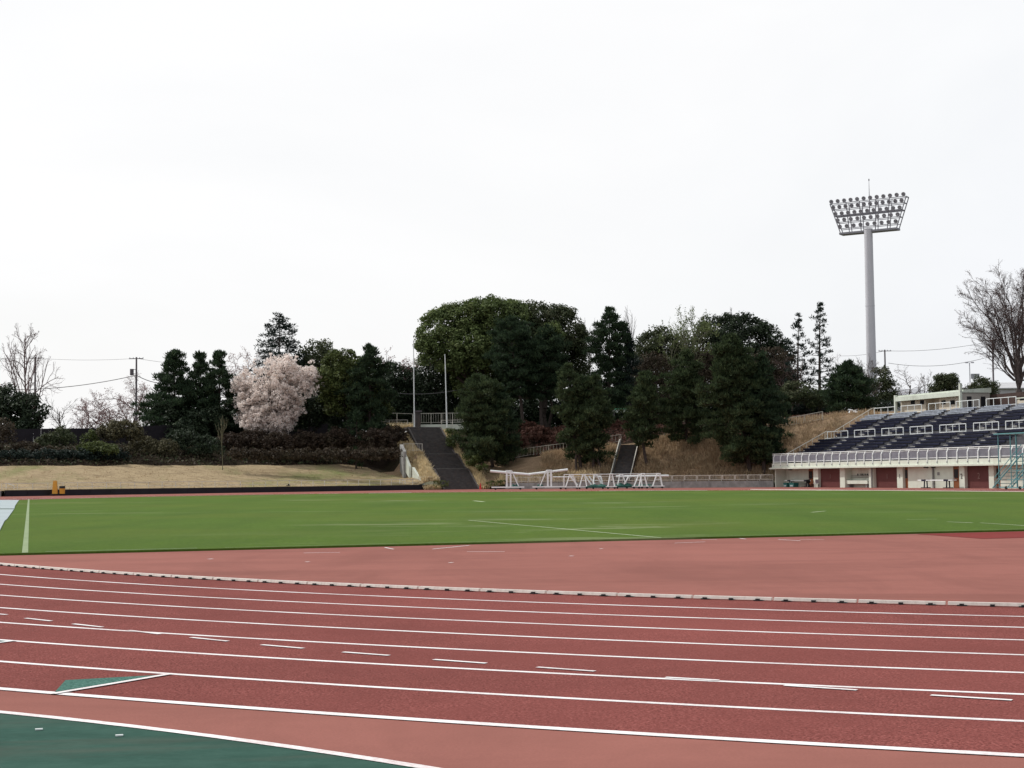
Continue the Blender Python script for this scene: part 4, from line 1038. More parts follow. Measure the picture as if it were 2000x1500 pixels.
# pale green sign board seen between the pines, dark board fence at the left plateau edge
a, b = at(1197, 803, 232), at(1233, 803, 232); e = empty('sign_board', (a[0], 232, 9), 'pale green and white board glimpsed between the dark pines', 'board')
MB().box(((a[0]+b[0])/2, 232, a[2]), (b[0]-a[0], .12, .42), (1, 0)).build('panel', M['sign'], e); MB().box(((a[0]+b[0])/2, 232, a[2]+.32), (b[0]-a[0], .14, .14)).build('stripe', M['signgreen'], e)
for x in (a[0]+.2, b[0]-.2): MB().box((x, 232.15, (8.8+a[2])/2), (.1, .1, a[2]-8.8)).build('post', M['polegrey'], e)
def bfence(pts, h, lab):
    e = empty('board_fence', (*pts[0][:2], 8.8), lab, 'fence'); m = MB(); mp_ = MB()
    for p, q in zip(pts[:-1], pts[1:]):
        L = np.linalg.norm(q[:2]-p[:2]); k = max(1, int(L/.9)); d = (q[:2]-p[:2])/L
        for i in range(k):
            c = p+(q-p)*(i+.5)/k; m.box((c[0], c[1], c[2]-h/2), (L/k*.985, .05, h), d)
            if i % 3 == 0: MB().box((c[0]+.0, c[1]+.1, c[2]-h/2+.05), (.1, .1, h+.1), d).build('post', M['darkfence'], e)
    m.build('boards', M['darkfence'], e)
bfence([at(-40, 840, 206), at(95, 837, 208), at(215, 836, 214), at(345, 829, 222), at(520, 824, 230), at(640, 828, 236)], 2.6, 'dark board fence along the top of the left bank')
# ------------------------------------------------------------------ vegetation
def px2m(d): return d/F
def ground_base(px, d, zg=None):
    p = at(px, 850, d); return np.array([p[0], d, gz(p[0], d) if zg is None else zg])
def limb(segs, a, b, r0, r1, wob=.12, k=5):
    a = np.array(a, float); b = np.array(b, float); L = np.linalg.norm(b-a); P = [a]
    for i in range(1, k+1):
        q = a+(b-a)*i/k; P.append(q+(rng.normal(size=3)*L*wob*.35 if i < k else 0))
    for i in range(k):
        segs.append([*P[i], *P[i+1], r0+(r1-r0)*i/k, r0+(r1-r0)*(i+1)/k])
    return P
def clumps_on(lobes, rad, dens, jit=.18, low=-.75):
    """clump centres over the surface of a union of ellipsoids (plus some inside)"""
    out = []
    for (c, r) in lobes:
        c = np.array(c); r = np.array(r); area = 4*math.pi*(((r[0]*r[1])**1.6+(r[0]*r[2])**1.6+(r[1]*r[2])**1.6)/3)**(1/1.6)
        k = max(6, int(area/(rad*rad*3.1)*dens*2.0)); v = unit(rng.normal(size=(k, 3))); v = v[v[:, 2] > low]
        P = c+v*r*(1-rad/max(r.mean(), rad*1.2)*.5)*(1+rng.normal(size=(len(v), 1))*jit*.5)
        keep = np.ones(len(P), bool)
        for (c2, r2) in lobes:
            if c2 is c: continue
            q = ((P-np.array(c2))/np.array(r2)); keep &= ((q*q).sum(1) > .62)
        out.append(P[keep]); nin = max(1, k//5)
        out.append(c+unit(rng.normal(size=(nin, 3)))*r*rng.uniform(.2, .7, (nin, 1)))
    return np.concatenate(out)
def leaves_for(C, rad, per, size, up=.35, aspect=.62, flat=.8):
    n = len(C); R_ = rad*rng.uniform(.65, 1.3, n); V = unit(rng.normal(size=(n*per, 3))+np.array([0, 0, up]))
    idx = np.repeat(np.arange(n), per); P = C[idx]+V*(R_[idx]*rng.uniform(.55, 1.05, n*per))[:, None]*np.array([1, 1, flat])
    N = unit(V*.9+rng.normal(size=V.shape)*.55+np.array([0, 0, .35])); return leafquads(P, N, size, aspect)
def broad(name, label, cat, lobes_px, d, base_px, leafm, rad=1.0, per=55, size=.42, dens=1.0, barkm='bark', trunk=.35, group=None, zg=None, low=-.75, trunkname=True):
    """lobes_px: (x, y, rx, ry, depth offset) read off the photograph, turned into ellipsoids of real size"""
    b = ground_base(base_px, d, zg); e = empty(name, b, label, cat, group); L = []
    for (x, y, rx, ry, dd) in lobes_px:
        dk = d+dd; c = at(x, y, dk); k = px2m(dk); L.append((c, (rx*k, (rx*.55+ry*.45)*k, ry*k)))
    C = clumps_on(L, rad, dens, low=low); C = C[C[:, 2] > b[2]+.1]
    quadmesh('crown', leaves_for(C, rad, int(per*1.5), size*.86), M[leafm], e)
    segs = []
    if trunk:
        top = np.mean([c for c, r in L], axis=0); fork = b+(top-b)*.35; fork[:2] = b[:2]+(top[:2]-b[:2])*.25
        limb(segs, b-np.array([0, 0, .4]), fork, trunk, trunk*.75)
        for (c, r) in L:
            P = limb(segs, fork, c, trunk*.55, trunk*.2)
            for k in range(5): limb(segs, P[rng.integers(2, 6)], np.array(c)+unit(rng.normal(size=3))*np.array(r)*.8, trunk*.22, .03, k=3)
        segmesh('trunk', segs, M[barkm], e)
    return e
def pine(label, px, d, ytop, wid, prof=None, base_px=None, leafm='pine', nb=46, tufts=1.0, crown0=.12, lean=0, barkm='bark', trunks=None, size=.52, name='pine_tree', group='pines on the bank', padr=(.48, .88), droop=.0, zg=None, sparse=1.0, cat='tree', ybase=None, flatp=.6, lo=.5):
    if ybase: d = float(hit(base_px if base_px is not None else px, ybase)[1])
    b = ground_base(base_px if base_px is not None else px, d, zg); top = at(px, ytop, d); Ht = top[2]-b[2]; W = wid/2*px2m(d)
    prof = prof or [(0, .55), (.15, .9), (.32, 1.0), (.6, .72), (.8, .45), (.95, .18), (1, .05)]
    e = empty(name, b, label, cat, group); segs = []
    T = []
    for i in range(9):
        f = i/8; T.append(b+np.array([(top[0]-b[0])*f+math.sin(f*4+px)*.35*lean, math.sin(f*3+px)*.4, Ht*f*.985]))
    T[0][2] -= .5
    tr = max(.1, Ht*.017)
    for i in range(8): segs.append([*T[i], *T[i+1], tr*(1-i/8)+.03, tr*(1-(i+1)/8)+.03])
    for tx in (trunks or []):          # further stems from the same root, meeting the crown
        q = ground_base(tx, d+rng.uniform(-.6, .6), zg); limb(segs, q-np.array([0, 0, .4]), T[3]+np.array([(q[0]-b[0])*.4, 0, 0]), tr*.8, tr*.4, .06)
    Tn = np.array(T); PADS = []; PR_ = []
    side = rng.uniform(.74, 1.16, 12); bins = rng.uniform(.7, 1.2, 8)
    for i in range(nb):
        f = crown0+(1-crown0)*((i+rng.uniform(0, 1))/nb)**.9; az = i*2.39996+rng.uniform(-.5, .5)
        Lr = W*np.interp((f-crown0)/(1-crown0), [p[0] for p in prof], [p[1] for p in prof])*np.interp(f, np.linspace(0, 1, 8), bins*(1 if lo < .7 else 0)+(1 if lo >= .7 else 0))*rng.uniform(lo, 1.12)*(side if lo < .7 else np.ones(12))[int(az*12/(2*math.pi)) % 12]
        s = np.array([np.interp(f, np.linspace(0, 1, 9), Tn[:, k]) for k in range(3)]); dr = np.array([math.cos(az), math.sin(az), 0])
        tip = s+dr*Lr+np.array([0, 0, Lr*(.22-droop-.35*(1-f))+rng.uniform(-.3, .3)])
        if Lr > .4: segs.append([*s, *tip, max(.03, tr*.33*(1-f*.7)), .02])
        k = max(1, int(Lr/1.05*1.4*sparse+.6))
        for j in range(k):
            u = 1-(j/max(k, 1))*.66; q = s+(tip-s)*u+np.array([-dr[1], dr[0], 0])*rng.normal()*Lr*.22*u+np.array([0, 0, rng.uniform(-.15, .25)])
            PADS.append(q); PR_.append(rng.uniform(*padr)*min(1, .4+Lr/2.2))
    for q_ in range((3 if W > 2.2 else 1) if name == 'pine_tree' else 0):                     # lesser leaders beside the top
        az = rng.uniform(0, 6.28); fb = rng.uniform(.45, .7); ft = fb+rng.uniform(.16, .26); of = W*np.interp((ft-crown0)/(1-crown0), [p[0] for p in prof], [p[1] for p in prof])*rng.uniform(.55, .95)
        for u in np.linspace(0, 1, 6):
            PADS.append(b+np.array([(top[0]-b[0])*ft+math.cos(az)*of*(.6+.4*u), math.sin(az)*of*(.6+.4*u), Ht*(fb+(ft-fb)*u)])); PR_.append(padr[1]*(1-.55*u))
    for f in (.9, .95, 1.0):
        PADS.append(b+np.array([(top[0]-b[0])*f, 0, Ht*f-.35])); PR_.append(.42 if f > .97 else .5)
    C = np.array(PADS); PRr = np.array(PR_); per = int(74*tufts); n = len(C)
    idx = np.repeat(np.arange(n), per); V = unit(rng.normal(size=(n*per, 3))+np.array([0, 0, .25])); P = C[idx]+V*(PRr[idx]*rng.uniform(.15, 1.0, n*per))[:, None]*np.array([1, 1, flatp])
    D = unit(V*(.75 if flatp > .4 else 1.3)+np.array([0, 0, .95 if flatp > .4 else .3])+rng.normal(size=V.shape)*.4)
    Q = bladequads(P, D, size*rng.uniform(.6, 1.25, n*per), .23*size*1.2*np.ones(n*per))
    quadmesh('crown', Q, M[leafm], e); segmesh('trunk', segs, M[barkm], e, 5); return e
def bare(label, px, d, ytop, xl, xr, barkm='bark', base_px=None, seed=1, lv=4, nb=(7, 6, 6, 4), ang=(.55, .6, .65, .7), r0=.3, upw=.25, fork=.25, zg=None, name='bare_tree', group=None, bloom=None, leader=False, cone=.45, vase=None, asp=1.0, rmin=.016, lenf=(.62, .55, .5, .5), droop=0., buds=0, cat='tree'):
    """leafless tree: recursive limbs, then scaled to the size measured in the photograph"""
    rg = np.random.default_rng(seed); segs = []; tips = []
    def grow(p, d, L, r, l):
        k = 4 if l < 2 else 3; P = [p]; dd = d.copy(); rr = [r]
        for i in range(k):
            dd = unit(dd+rg.normal(size=3)*(.02 if (leader and l == 0) else .13+.05*l)+np.array([0, 0, upw*(.5 if l else 1)-(droop if l >= 2 else 0)*.5])*.28); P.append(P[-1]+dd*L/k); rr.append(r*(1-.62*(i+1)/k))
        for i in range(k): segs.append([*P[i], *P[i+1], max(rr[i], rmin), max(rr[i+1], rmin)])
        if l >= lv-1:
            tips.append(P[-1]); tips.append(P[len(P)//2]); return
        n = nb[l]
        for j in range(n):
            f = (fork if l == 0 else .3)+(1-(fork if l == 0 else .3))*(j+rg.uniform(0, .9))/n
            x = f*k; i = min(int(x), k-1); q = P[i]+(P[i+1]-P[i])*(x-i); base = unit(P[i+1]-P[i])
            az = j*2.4+rg.uniform(-.6, .6); u = unit(np.cross(base, [.3, .2, 1.] if abs(base[2]) < .9 else [1., .1, 0])); v = np.cross(base, u)
            a = ang[l]*rg.uniform(.7, 1.3); nd_ = unit(base*math.cos(a)+(u*math.cos(az)+v*math.sin(az))*math.sin(a))
            grow(q, nd_, L*lenf[l]*rg.uniform(.75, 1.2)*(1.15+(cone-.45)*.5-cone*f), max(rr[i]*.62, rmin), l+1)
        tips.append(P[-1])
    grow(np.zeros(3), np.array([0, 0, 1.]), 6., 1, 0)
    S_ = np.array(segs); Tp = np.array(tips); b = ground_base(base_px if base_px is not None else px, d, zg)
    allp = np.concatenate([S_[:, :3], S_[:, 3:6]]); x0, x1 = np.percentile(allp[:, 0], [.6, 99.4]); hz = np.percentile(allp[:, 2], 99.8)
    top = at(px, ytop, d); zz = (top[2]-b[2])/hz; lx, rx = at(xl, ytop, d)[0]-b[0], at(xr, ytop, d)[0]-b[0]
    kx = (rx-lx)/(x1-x0); c = (rx+lx)/2-(x1+x0)/2*kx
    def mp_(P):
        Q = P*np.array([kx, kx*asp, zz]); h = np.clip(P[:, 2]/hz, 0, 1)[:, None]; Q[:, 0:1] += c*np.minimum(1, h*1.6)
        if vase: Q[:, 0:1] *= np.interp(h, *vase)
        return Q+b
    S2 = np.concatenate([mp_(S_[:, :3]), mp_(S_[:, 3:6]), np.maximum(S_[:, 6:8]*r0, rmin)], 1)
    e = empty(name, b, label, cat, group); S2[0, 2] -= .4
    big = S2[:, 6] > r0*.12
    segmesh('trunk', S2[big], M[barkm], e, 6); segmesh('branches' if not bloom else 'branches', S2[~big], M[barkm], e, 3)
    tp = mp_(Tp)
    if bloom:
        mm, per, rad, size = bloom
        quadmesh('blossom' if 'bloss' in mm else 'buds', leaves_for(tp, rad, per, size, 0.1, .8, .9), M[mm], e)
    return e

# --- far background first
bare('tall bare tree with upswept branches at the far left', 52, 255, 631, -4, 116, 'barkpink', seed=3, r0=.2, nb=(22, 6, 5, 4), ang=(.95, .6, .6, .6), lenf=(.5, .5, .5, .5), fork=.14, upw=.25, cone=1.05, leader=True)
bare('bare tree cut by the left edge of the picture', -18, 258, 672, -75, 30, 'barkpink', seed=5, r0=.25, nb=(9, 6, 5, 4))
bare('small bare tree behind the fence beside the dark round tree', 120, 252, 775, 88, 152, 'barkgrey', seed=8, r0=.16, fork=.1)
bare('small bare cherry with reddish twigs between the two left poles', 165, 256, 778, 140, 205, 'barkpink', seed=9, r0=.15, fork=.1, bloom=('bud', 2, .3, .16))
bare('spreading bare cherry leaning over the fence left of the transformer pole', 215, 253, 765, 160, 262, 'barkpink', seed=12, r0=.18, fork=.08, ang=(.85, .7, .7, .7), nb=(10, 8, 6, 5), bloom=('bud', 3, .3, .15))
bare('large arching bare cherry behind the transformer pole', 258, 256, 733, 176, 338, 'barkpink', seed=13, r0=.22, fork=.08, ang=(.95, .7, .7, .7), nb=(12, 8, 7, 5), upw=.1, bloom=('bud', 3, .35, .15))
bare('pale budding cherry showing above the blossoming tree', 480, 250, 684, 425, 535, 'barkpink', seed=15, r0=.24, fork=.15, ang=(.7, .7, .7, .7), nb=(9, 7, 6, 4), bloom=('bud', 4, .4, .17))
bare('pale bare cherry showing behind the left flagpole', 775, 252, 682, 728, 822, 'barkpink', seed=16, r0=.22, fork=.15, ang=(.8, .7, .7, .7), bloom=('bud', 4, .35, .18))
broad('broadleaf_tree', 'dark rounded evergreen at the far left behind the fence', 'tree', [(40, 800, 42, 34, 0), (5, 795, 36, 42, 1), (72, 812, 24, 26, -1), (-40, 800, 36, 40, 0), (30, 835, 50, 26, -1)], 216, 40, 'darkleaf', 1.0, 60, .42, 1.1)
broad('broadleaf_tree', 'dull brownish green domed tree behind the dark cedar', 'tree', [(620, 705, 40, 38, 0), (655, 720, 35, 36, 1), (590, 725, 32, 34, -1), (640, 690, 28, 22, 0), (610, 770, 60, 45, 0)], 246, 620, 'oliveleaf', 1.1, 55, .45, 1.0)
broad('broadleaf_tree', 'dark evergreen mass behind the stairway top, left part', 'tree', [(765, 755, 38, 50, 0), (800, 765, 36, 48, 2), (740, 770, 30, 45, 0), (780, 800, 45, 30, 0)], 250, 775, 'darkleaf', 1.1, 55, .46, 1.1)
broad('broadleaf_tree', 'dark evergreen mass behind the stairway top, right part', 'tree', [(850, 755, 42, 50, 0), (890, 760, 36, 52, 2), (865, 800, 46, 30, 0), (830, 735, 30, 34, 1)], 248, 860, 'darkleaf', 1.1, 55, .46, 1.1)
for x, y, rx, ry, d, lab in [(590, 812, 40, 24, 262, 'dark undergrowth low behind the blossoming cherry'), (650, 806, 44, 30, 262, 'dark undergrowth low behind the rounded green tree'), (725, 806, 44, 30, 262, 'dark undergrowth low behind the dark bushy pine'),
                         (800, 790, 44, 34, 264, 'dark undergrowth low behind the dark gate post'), (870, 790, 44, 36, 264, 'dark undergrowth low behind the shorter flagpole'), (940, 792, 46, 40, 262, 'dark undergrowth low behind the bushy pine by the stairway'),
                         (1010, 800, 46, 36, 264, 'dark undergrowth low under the left half of the great dome'), (1080, 800, 46, 38, 264, 'dark undergrowth low under the right half of the great dome'), (1150, 790, 46, 46, 262, 'dark undergrowth low behind the leaning pine crowns'),
                         (1225, 780, 44, 40, 264, 'dark undergrowth low behind the spiky dark conifer'), (1300, 790, 46, 44, 264, 'dark undergrowth low behind the curved trunk pine'), (1375, 790, 46, 46, 264, 'dark undergrowth low behind the bushy pine'),
                         (1450, 785, 46, 46, 264, 'dark undergrowth low behind the biggest pine'), (1520, 780, 40, 40, 262, 'dark undergrowth low left of the sparse twin firs'), (1600, 788, 44, 22, 264, 'dark undergrowth low behind the sparse twin firs')]:
    broad('undergrowth_bush', lab, 'shrub', [(x, y, rx, ry, 0), (x-rx*.5, y+8, rx*.6, ry*.8, 1), (x+rx*.55, y+10, rx*.6, ry*.75, -1), (x, y+22, rx*1.1, 18, 0), (x-rx*.4, y+40, rx*.9, 16, -2), (x+rx*.5, y+42, rx*.9, 16, -1)], d, x, 'darkleaf', 1.1, 50, .5, 1.0, trunk=.14, group='undergrowth behind the bank trees')
# the big camphor
broad('camphor_tree', 'largest tree, a broad pale green domed crown above the stairway', 'tree',
      [(868, 660, 52, 55, 0), (845, 690, 36, 45, -1), (905, 640, 52, 46, 1), (950, 622, 58, 40, 0), (985, 632, 60, 46, 2), (920, 690, 60, 50, -2), (960, 690, 60, 50, 1), (885, 705, 34, 30, -2), (940, 740, 60, 50, 3)],
      242, 945, 'camphor', .95, 60, .42, 1.05, trunk=.6)
broad('camphor_tree', 'dark green right half of the great domed crown', 'tree',
      [(1050, 640, 52, 46, 0), (1090, 648, 48, 46, 1), (1115, 672, 36, 46, 0), (1065, 690, 60, 55, 2), (1115, 720, 36, 50, 2), (1030, 740, 60, 50, 4)],
      246, 1060, 'oliveleaf', 1.0, 60, .43, 1.05, trunk=.55)
broad('broadleaf_tree', 'yellowish green crown patch in the right half of the great dome', 'tree', [(1080, 646, 26, 16, -5), (1062, 655, 18, 12, -5)], 240, 1075, 'camphor', .8, 55, .38, 1.0, trunk=.25)
bare('thin bare tree with upright twigs behind the tall dark conifer', 1234, 256, 600, 1212, 1262, 'barkgrey', seed=21, r0=.2, upw=.9, ang=(.4, .4, .4, .4), nb=(10, 6, 5, 3))
bare('thin bare tips between the great dome and the tall dark conifer', 1147, 258, 624, 1132, 1163, 'barkgrey', seed=22, r0=.12, upw=.9, ang=(.4, .4, .4, .4))
broad('broadleaf_tree', 'olive domed tree left of the pale green bare tree', 'tree', [(1285, 678, 38, 40, 0), (1262, 695, 26, 40, 0), (1310, 690, 30, 40, 1)], 250, 1285, 'oliveleaf', 1.0, 50, .42, .95)
broad('zelkova_tree', 'brown twiggy tree below the olive dome', 'tree', [(1275, 730, 36, 40, 0), (1305, 755, 40, 40, 0), (1260, 770, 26, 36, 1)], 243, 1285, 'brownleaf', 1.0, 44, .34, 1.0, barkm='barkgrey')
bare('pale green budding tree rising between the two domes', 1333, 246, 599, 1288, 1395, 'barkgreen', seed=25, r0=.3, upw=.6, fork=.35, nb=(10, 7, 6, 4), ang=(.55, .5, .55, .6), bloom=('freshbud', 6, .35, .2))
broad('broadleaf_tree', 'dark bluish green dome right of the pale budding tree', 'tree', [(1400, 655, 42, 36, 0), (1445, 645, 50, 32, 1), (1485, 665, 46, 36, 0), (1515, 690, 34, 34, 0), (1440, 700, 60, 45, 0), (1375, 690, 36, 36, 0)], 252, 1445, 'darkleaf', 1.1, 55, .45, 1.0)
broad('broadleaf_tree', 'low brown top behind the dark bluish dome', 'tree', [(1418, 626, 26, 10, 0), (1450, 628, 16, 8, 0)], 262, 1425, 'brownleaf', .8, 34, .36, .9, trunk=.2)
broad('zelkova_tree', 'reddish brown twiggy tree under the dark bluish dome', 'tree', [(1400, 715, 40, 40, 0), (1510, 720, 40, 48, 1), (1540, 745, 30, 50, 0), (1480, 740, 40, 45, 2), (1360, 720, 30, 40, 0)], 244, 1500, 'brownleaf', 1.05, 44, .34, 1.0, barkm='barkgrey')
broad('broadleaf_tree', 'olive crown filling the gap behind the curved trunk pine', 'tree', [(1290, 735, 50, 50, 0), (1250, 755, 36, 46, 1), (1330, 745, 36, 46, -1)], 266, 1290, 'oliveleaf', 1.1, 50, .42, 1.0, trunk=.2)
broad('broadleaf_tree', 'brownish crown filling the gap behind the biggest pine', 'tree', [(1385, 735, 50, 50, 0), (1430, 730, 50, 50, 2), (1355, 765, 36, 40, -1)], 268, 1395, 'brownleaf', 1.1, 50, .42, 1.0, trunk=.2)
broad('broadleaf_tree', 'dark olive crown filling the gap left of the sparse twin firs', 'tree', [(1490, 730, 46, 52, 0), (1525, 755, 36, 44, 1)], 266, 1500, 'oliveleaf', 1.1, 50, .42, 1.0, trunk=.2)
bare('wispy bare tip standing above the dark bluish dome', 1433, 258, 600, 1420, 1446, 'bark', seed=28, r0=.14, upw=.7)
bare('reddish bare thicket under the sparse twin firs, left part', 1545, 240, 690, 1510, 1590, 'barkpink', seed=31, r0=.14, fork=.05, ang=(.6, .7, .7, .7))
bare('reddish bare thicket under the sparse twin firs, right part', 1640, 242, 692, 1595, 1700, 'barkpink', seed=32, r0=.16, fork=.05, ang=(.7, .7, .7, .7), bloom=('bud', 1, .3, .13))
broad('broadleaf_tree', 'dark understorey bush under the sparse twin firs', 'shrub', [(1560, 775, 40, 28, 0), (1610, 780, 40, 24, 0)], 236, 1585, 'oliveleaf', .9, 44, .4, 1.0, trunk=.12)
firp = [(0, .75), (.2, 1.0), (.45, .72), (.7, .42), (.9, .16), (1, .03)]
pine('taller of the two sparse firs, left of the floodlight tower', 1602, 238, 592, 84, firp, leafm='cedar', nb=50, tufts=.34, crown0=.3, name='fir_tree', padr=(.35, .6), sparse=.75, size=.5, group='sparse firs on the bank top', droop=-.05)
pine('shorter of the two sparse firs, beside the brown thicket', 1559, 240, 613, 76, firp, leafm='cedar', nb=44, tufts=.3, crown0=.3, name='fir_tree', padr=(.32, .55), sparse=.7, size=.5, group='sparse firs on the bank top', droop=-.05)
bare('bare grey tree in front of the floodlight tower foot', 1690, 240, 690, 1655, 1730, 'barkgrey', seed=35, r0=.13, fork=.1)
broad('broadleaf_tree', 'dark leafy bush at the right of the floodlight tower foot', 'tree', [(1722, 745, 26, 28, 0), (1712, 775, 36, 22, 0), (1738, 770, 20, 24, 0)], 246, 1720, 'oliveleaf', .9, 48, .4, .9, trunk=.2)
bare('bare thorny tree before the grey warehouse roof', 1770, 262, 716, 1728, 1822, 'barkgrey', seed=37, r0=.2, fork=.1, ang=(.8, .8, .8, .8), bloom=('bud', 1, .25, .12))
bare('small bare tree leaning at the right of the grey warehouse', 1806, 258, 725, 1785, 1825, 'barkgrey', seed=38, r0=.12, fork=.15, ang=(.8, .8, .8, .8))
broad('round_bush', 'left round brownish green bush behind the hut roof', 'shrub', [(1846, 750, 28, 20, 0), (1832, 757, 18, 15, 0), (1860, 757, 16, 15, 0), (1842, 740, 16, 11, 0), (1846, 775, 28, 14, 0)], 244, 1846, 'oliveleaf', .7, 60, .32, 1.1, trunk=.15, group='round bushes behind the hut')
broad('round_bush', 'right round brownish green bush beside the bare tree', 'shrub', [(1918, 757, 28, 20, 0), (1905, 764, 16, 14, 0), (1936, 765, 15, 13, 0), (1920, 780, 28, 14, 0)], 240, 1920, 'oliveleaf', .7, 60, .32, 1.1, trunk=.15, group='round bushes behind the hut')
# the big keyaki at right
def vase_tree(label, px, d, ytop, halfpx, zg, m, budm, r0, seed):
    rg = np.random.default_rng(seed); b = at(px, 790, d); b[2] = zg; top = at(px, ytop, d); Ht = top[2]-zg; W = halfpx*px2m(d); segs = []; tips = []
    fork = b+np.array([.25, 0, Ht*.13]); P = [b-np.array([0, 0, .4]), b+np.array([.05, 0, Ht*.06]), fork]
    for p, q, a, c in zip(P[:-1], P[1:], (1.15, .95), (.95, .85)): segs.append([*p, *q, r0*a, r0*c])
    def twig(p, dr, L, r, l):
        k = 4-min(l, 2); pts = [p]; dd = dr
        for i in range(k):
            dd = unit(dd+rg.normal(size=3)*.16+np.array([0, 0, .07])); pts.append(pts[-1]+dd*L/k)
            segs.append([*pts[-2], *pts[-1], max(r*(1-.7*i/k), .0135), max(r*(1-.7*(i+1)/k), .012)])
        if l >= 3: tips.append(pts[-1]); return
        n = (8, 6, 4)[l]
        for j in range(n):
            x = (.2+.8*(j+rg.uniform(0, .9))/n)*k; i = min(int(x), k-1); q = pts[i]+(pts[i+1]-pts[i])*(x-i); base = unit(pts[i+1]-pts[i])
            u = unit(np.cross(base, rg.normal(size=3))); a = rg.uniform(.35, .8); twig(q, unit(base*math.cos(a)+u*math.sin(a)), L*rg.uniform(.38, .6), max(r*.5, .0135), l+1)
    n = 17
    for i in range(n):
        az = i*2.39996+rg.uniform(-.3, .3); rho = math.sqrt((i+.7)/n)*rg.uniform(.88, 1.04); z1 = Ht*(.60+.37*math.sqrt(max(0, 1-min(1, rho)**2)))*rg.uniform(.95, 1.0)
        tg = b+np.array([math.cos(az)*rho*W*.86, math.sin(az)*rho*W*.7, z1*.93]); c1 = fork+np.array([(tg[0]-b[0])*.28, (tg[1]-b[1])*.28, (tg[2]-fork[2])*.55]); k = 9; pts = []
        for j in range(k+1):
            t = j/k; pts.append(fork*(1-t)**2+c1*2*t*(1-t)+tg*t*t+(rg.normal(size=3)*.14 if 0 < j < k else 0))
        rr = r0*rg.uniform(.28, .46)
        for j in range(k):
            segs.append([*pts[j], *pts[j+1], rr*(1-.86*j/k), rr*(1-.86*(j+1)/k)])
        for j in range(15):
            t = .3+.7*(j+rg.uniform(0, .9))/15; x = t*k; q_ = min(int(x), k-1); p = pts[q_]+(pts[q_+1]-pts[q_])*(x-q_); base = unit(pts[q_+1]-pts[q_])
            out = unit(np.array([math.cos(az), math.sin(az), .1])+rg.normal(size=3)*.7); a = rg.uniform(.35, .75); dr = unit(base*math.cos(a)+out*math.sin(a)); twig(p, dr, Ht*.17*(1.15-.6*t)*rg.uniform(.7, 1.2), rr*.3*(1.1-.7*t), 1)
    # two low drooping side limbs
    for sx, zz in ((-1, .33), (-.85, .22), (1, .3)):
        twig(fork+np.array([sx*.5, 0, Ht*.06]), unit(np.array([sx, rg.uniform(-.4, .4), .55])), W*.62, .09, 0)
    e = empty('bare_tree', b, label, 'tree'); S2 = np.array(segs); big = S2[:, 6] > .06
    segmesh('trunk', S2[big], M[m], e, 6); segmesh('branches', S2[~big], M[m], e, 3)
    quadmesh('buds', leaves_for(np.array(tips), .22, 3, .085, .1, .8, .9), M[budm], e)
vase_tree('largest bare tree, fan of purple brown branches beside the booth', 1987, 184, 506, 146, 9.0, 'barkgrey', 'barkbud', .42, 11)
# --- middle: cedar, conifers, cherry
pine('dark layered cedar standing above the blossoming cherry', 545, 244, 612, 108, [(0, .9), (.25, 1.0), (.45, .9), (.62, .78), (.8, .6), (.92, .34), (1, .05)], leafm='cedar', flatp=.26, lo=.72, nb=64, tufts=.5, crown0=.32, name='cedar_tree', padr=(.45, .75), sparse=.95, size=.5, group=None, droop=.12)
conp = [(0, 1.0), (.3, 1.0), (.5, .85), (.64, .55), (.72, .32), (.85, .24), (.94, .18), (1, .04)]
for px, d, yt, wd, nb, lab in [(342, 226, 687, 140, 78, 'left dark conifer of the trio with spiky tops'), (392, 228, 690, 116, 66, 'middle dark conifer of the trio with spiky tops'), (428, 225, 686, 112, 66, 'right dark conifer of the trio with spiky tops')]:
    pine(lab, px, d, yt, wd, conp, leafm='pine2', nb=nb, tufts=1.0, crown0=.05, name='conifer', group='trio of dark conifers', padr=(.5, .95), zg=8.4)
broad('broadleaf_tree', 'dark green bush filling the foot of the conifer trio', 'shrub', [(330, 815, 40, 30, 0), (400, 825, 50, 30, -1), (440, 815, 30, 32, -1), (365, 840, 50, 20, -2)], 224, 390, 'darkleaf', .9, 50, .4, 1.0, trunk=.15)
def cherry(label, px, d, ytop, xl, xr, lobes, base_px, seed, per=60):
    b = ground_base(base_px, d); e = empty('cherry_tree', b, label, 'tree'); L = []
    for (x, y, rx, ry, dd) in lobes:
        c = at(x, y, d+dd); k = px2m(d+dd); L.append((c, np.array((rx*k, rx*.8*k, ry*k))))
    segs = []; fork = b+np.array([0, 0, 1.6]); limb(segs, b-np.array([0, 0, .4]), fork, .34, .26)
    pts = []
    for c, r in L:
        P = limb(segs, fork, c+np.array([0, 0, -r[2]*.2]), .15, .06, .2)
        for k in range(24):
            q = P[rng.integers(2, 6)]; t = c+unit(rng.normal(size=3)+np.array([0, 0, .15]))*r*rng.uniform(.7, 1.02); Q = limb(segs, q, t, .045, .012, .3, 4)
            for w in Q[1:]:
                for _ in range(3): pts.append(w+rng.normal(size=3)*.38)
            pts.append(t)
    segmesh('trunk', segs, M['bark'], e)
    C = np.array(pts); C = C[rng.uniform(size=len(C)) < .72]; quadmesh('blossom', leaves_for(C, .34, 22, .22, .1, .85, .85), M['blossom'], e); return e
cherry('wide cherry tree in full pale pink blossom left of the pines', 540, 222, 697, 455, 628,
       [(500, 745, 38, 36, 0), (545, 730, 42, 34, -1), (585, 745, 38, 32, 0), (525, 775, 42, 36, -2), (490, 785, 32, 32, 0), (570, 770, 36, 28, -1), (515, 815, 30, 24, -2), (600, 735, 26, 22, 1), (475, 755, 20, 28, 1), (545, 715, 34, 18, 1), (545, 800, 30, 26, 1), (482, 805, 30, 26, -1), (500, 825, 30, 18, -2), (545, 828, 26, 14, -2), (565, 800, 28, 22, -1)], 540, 41)
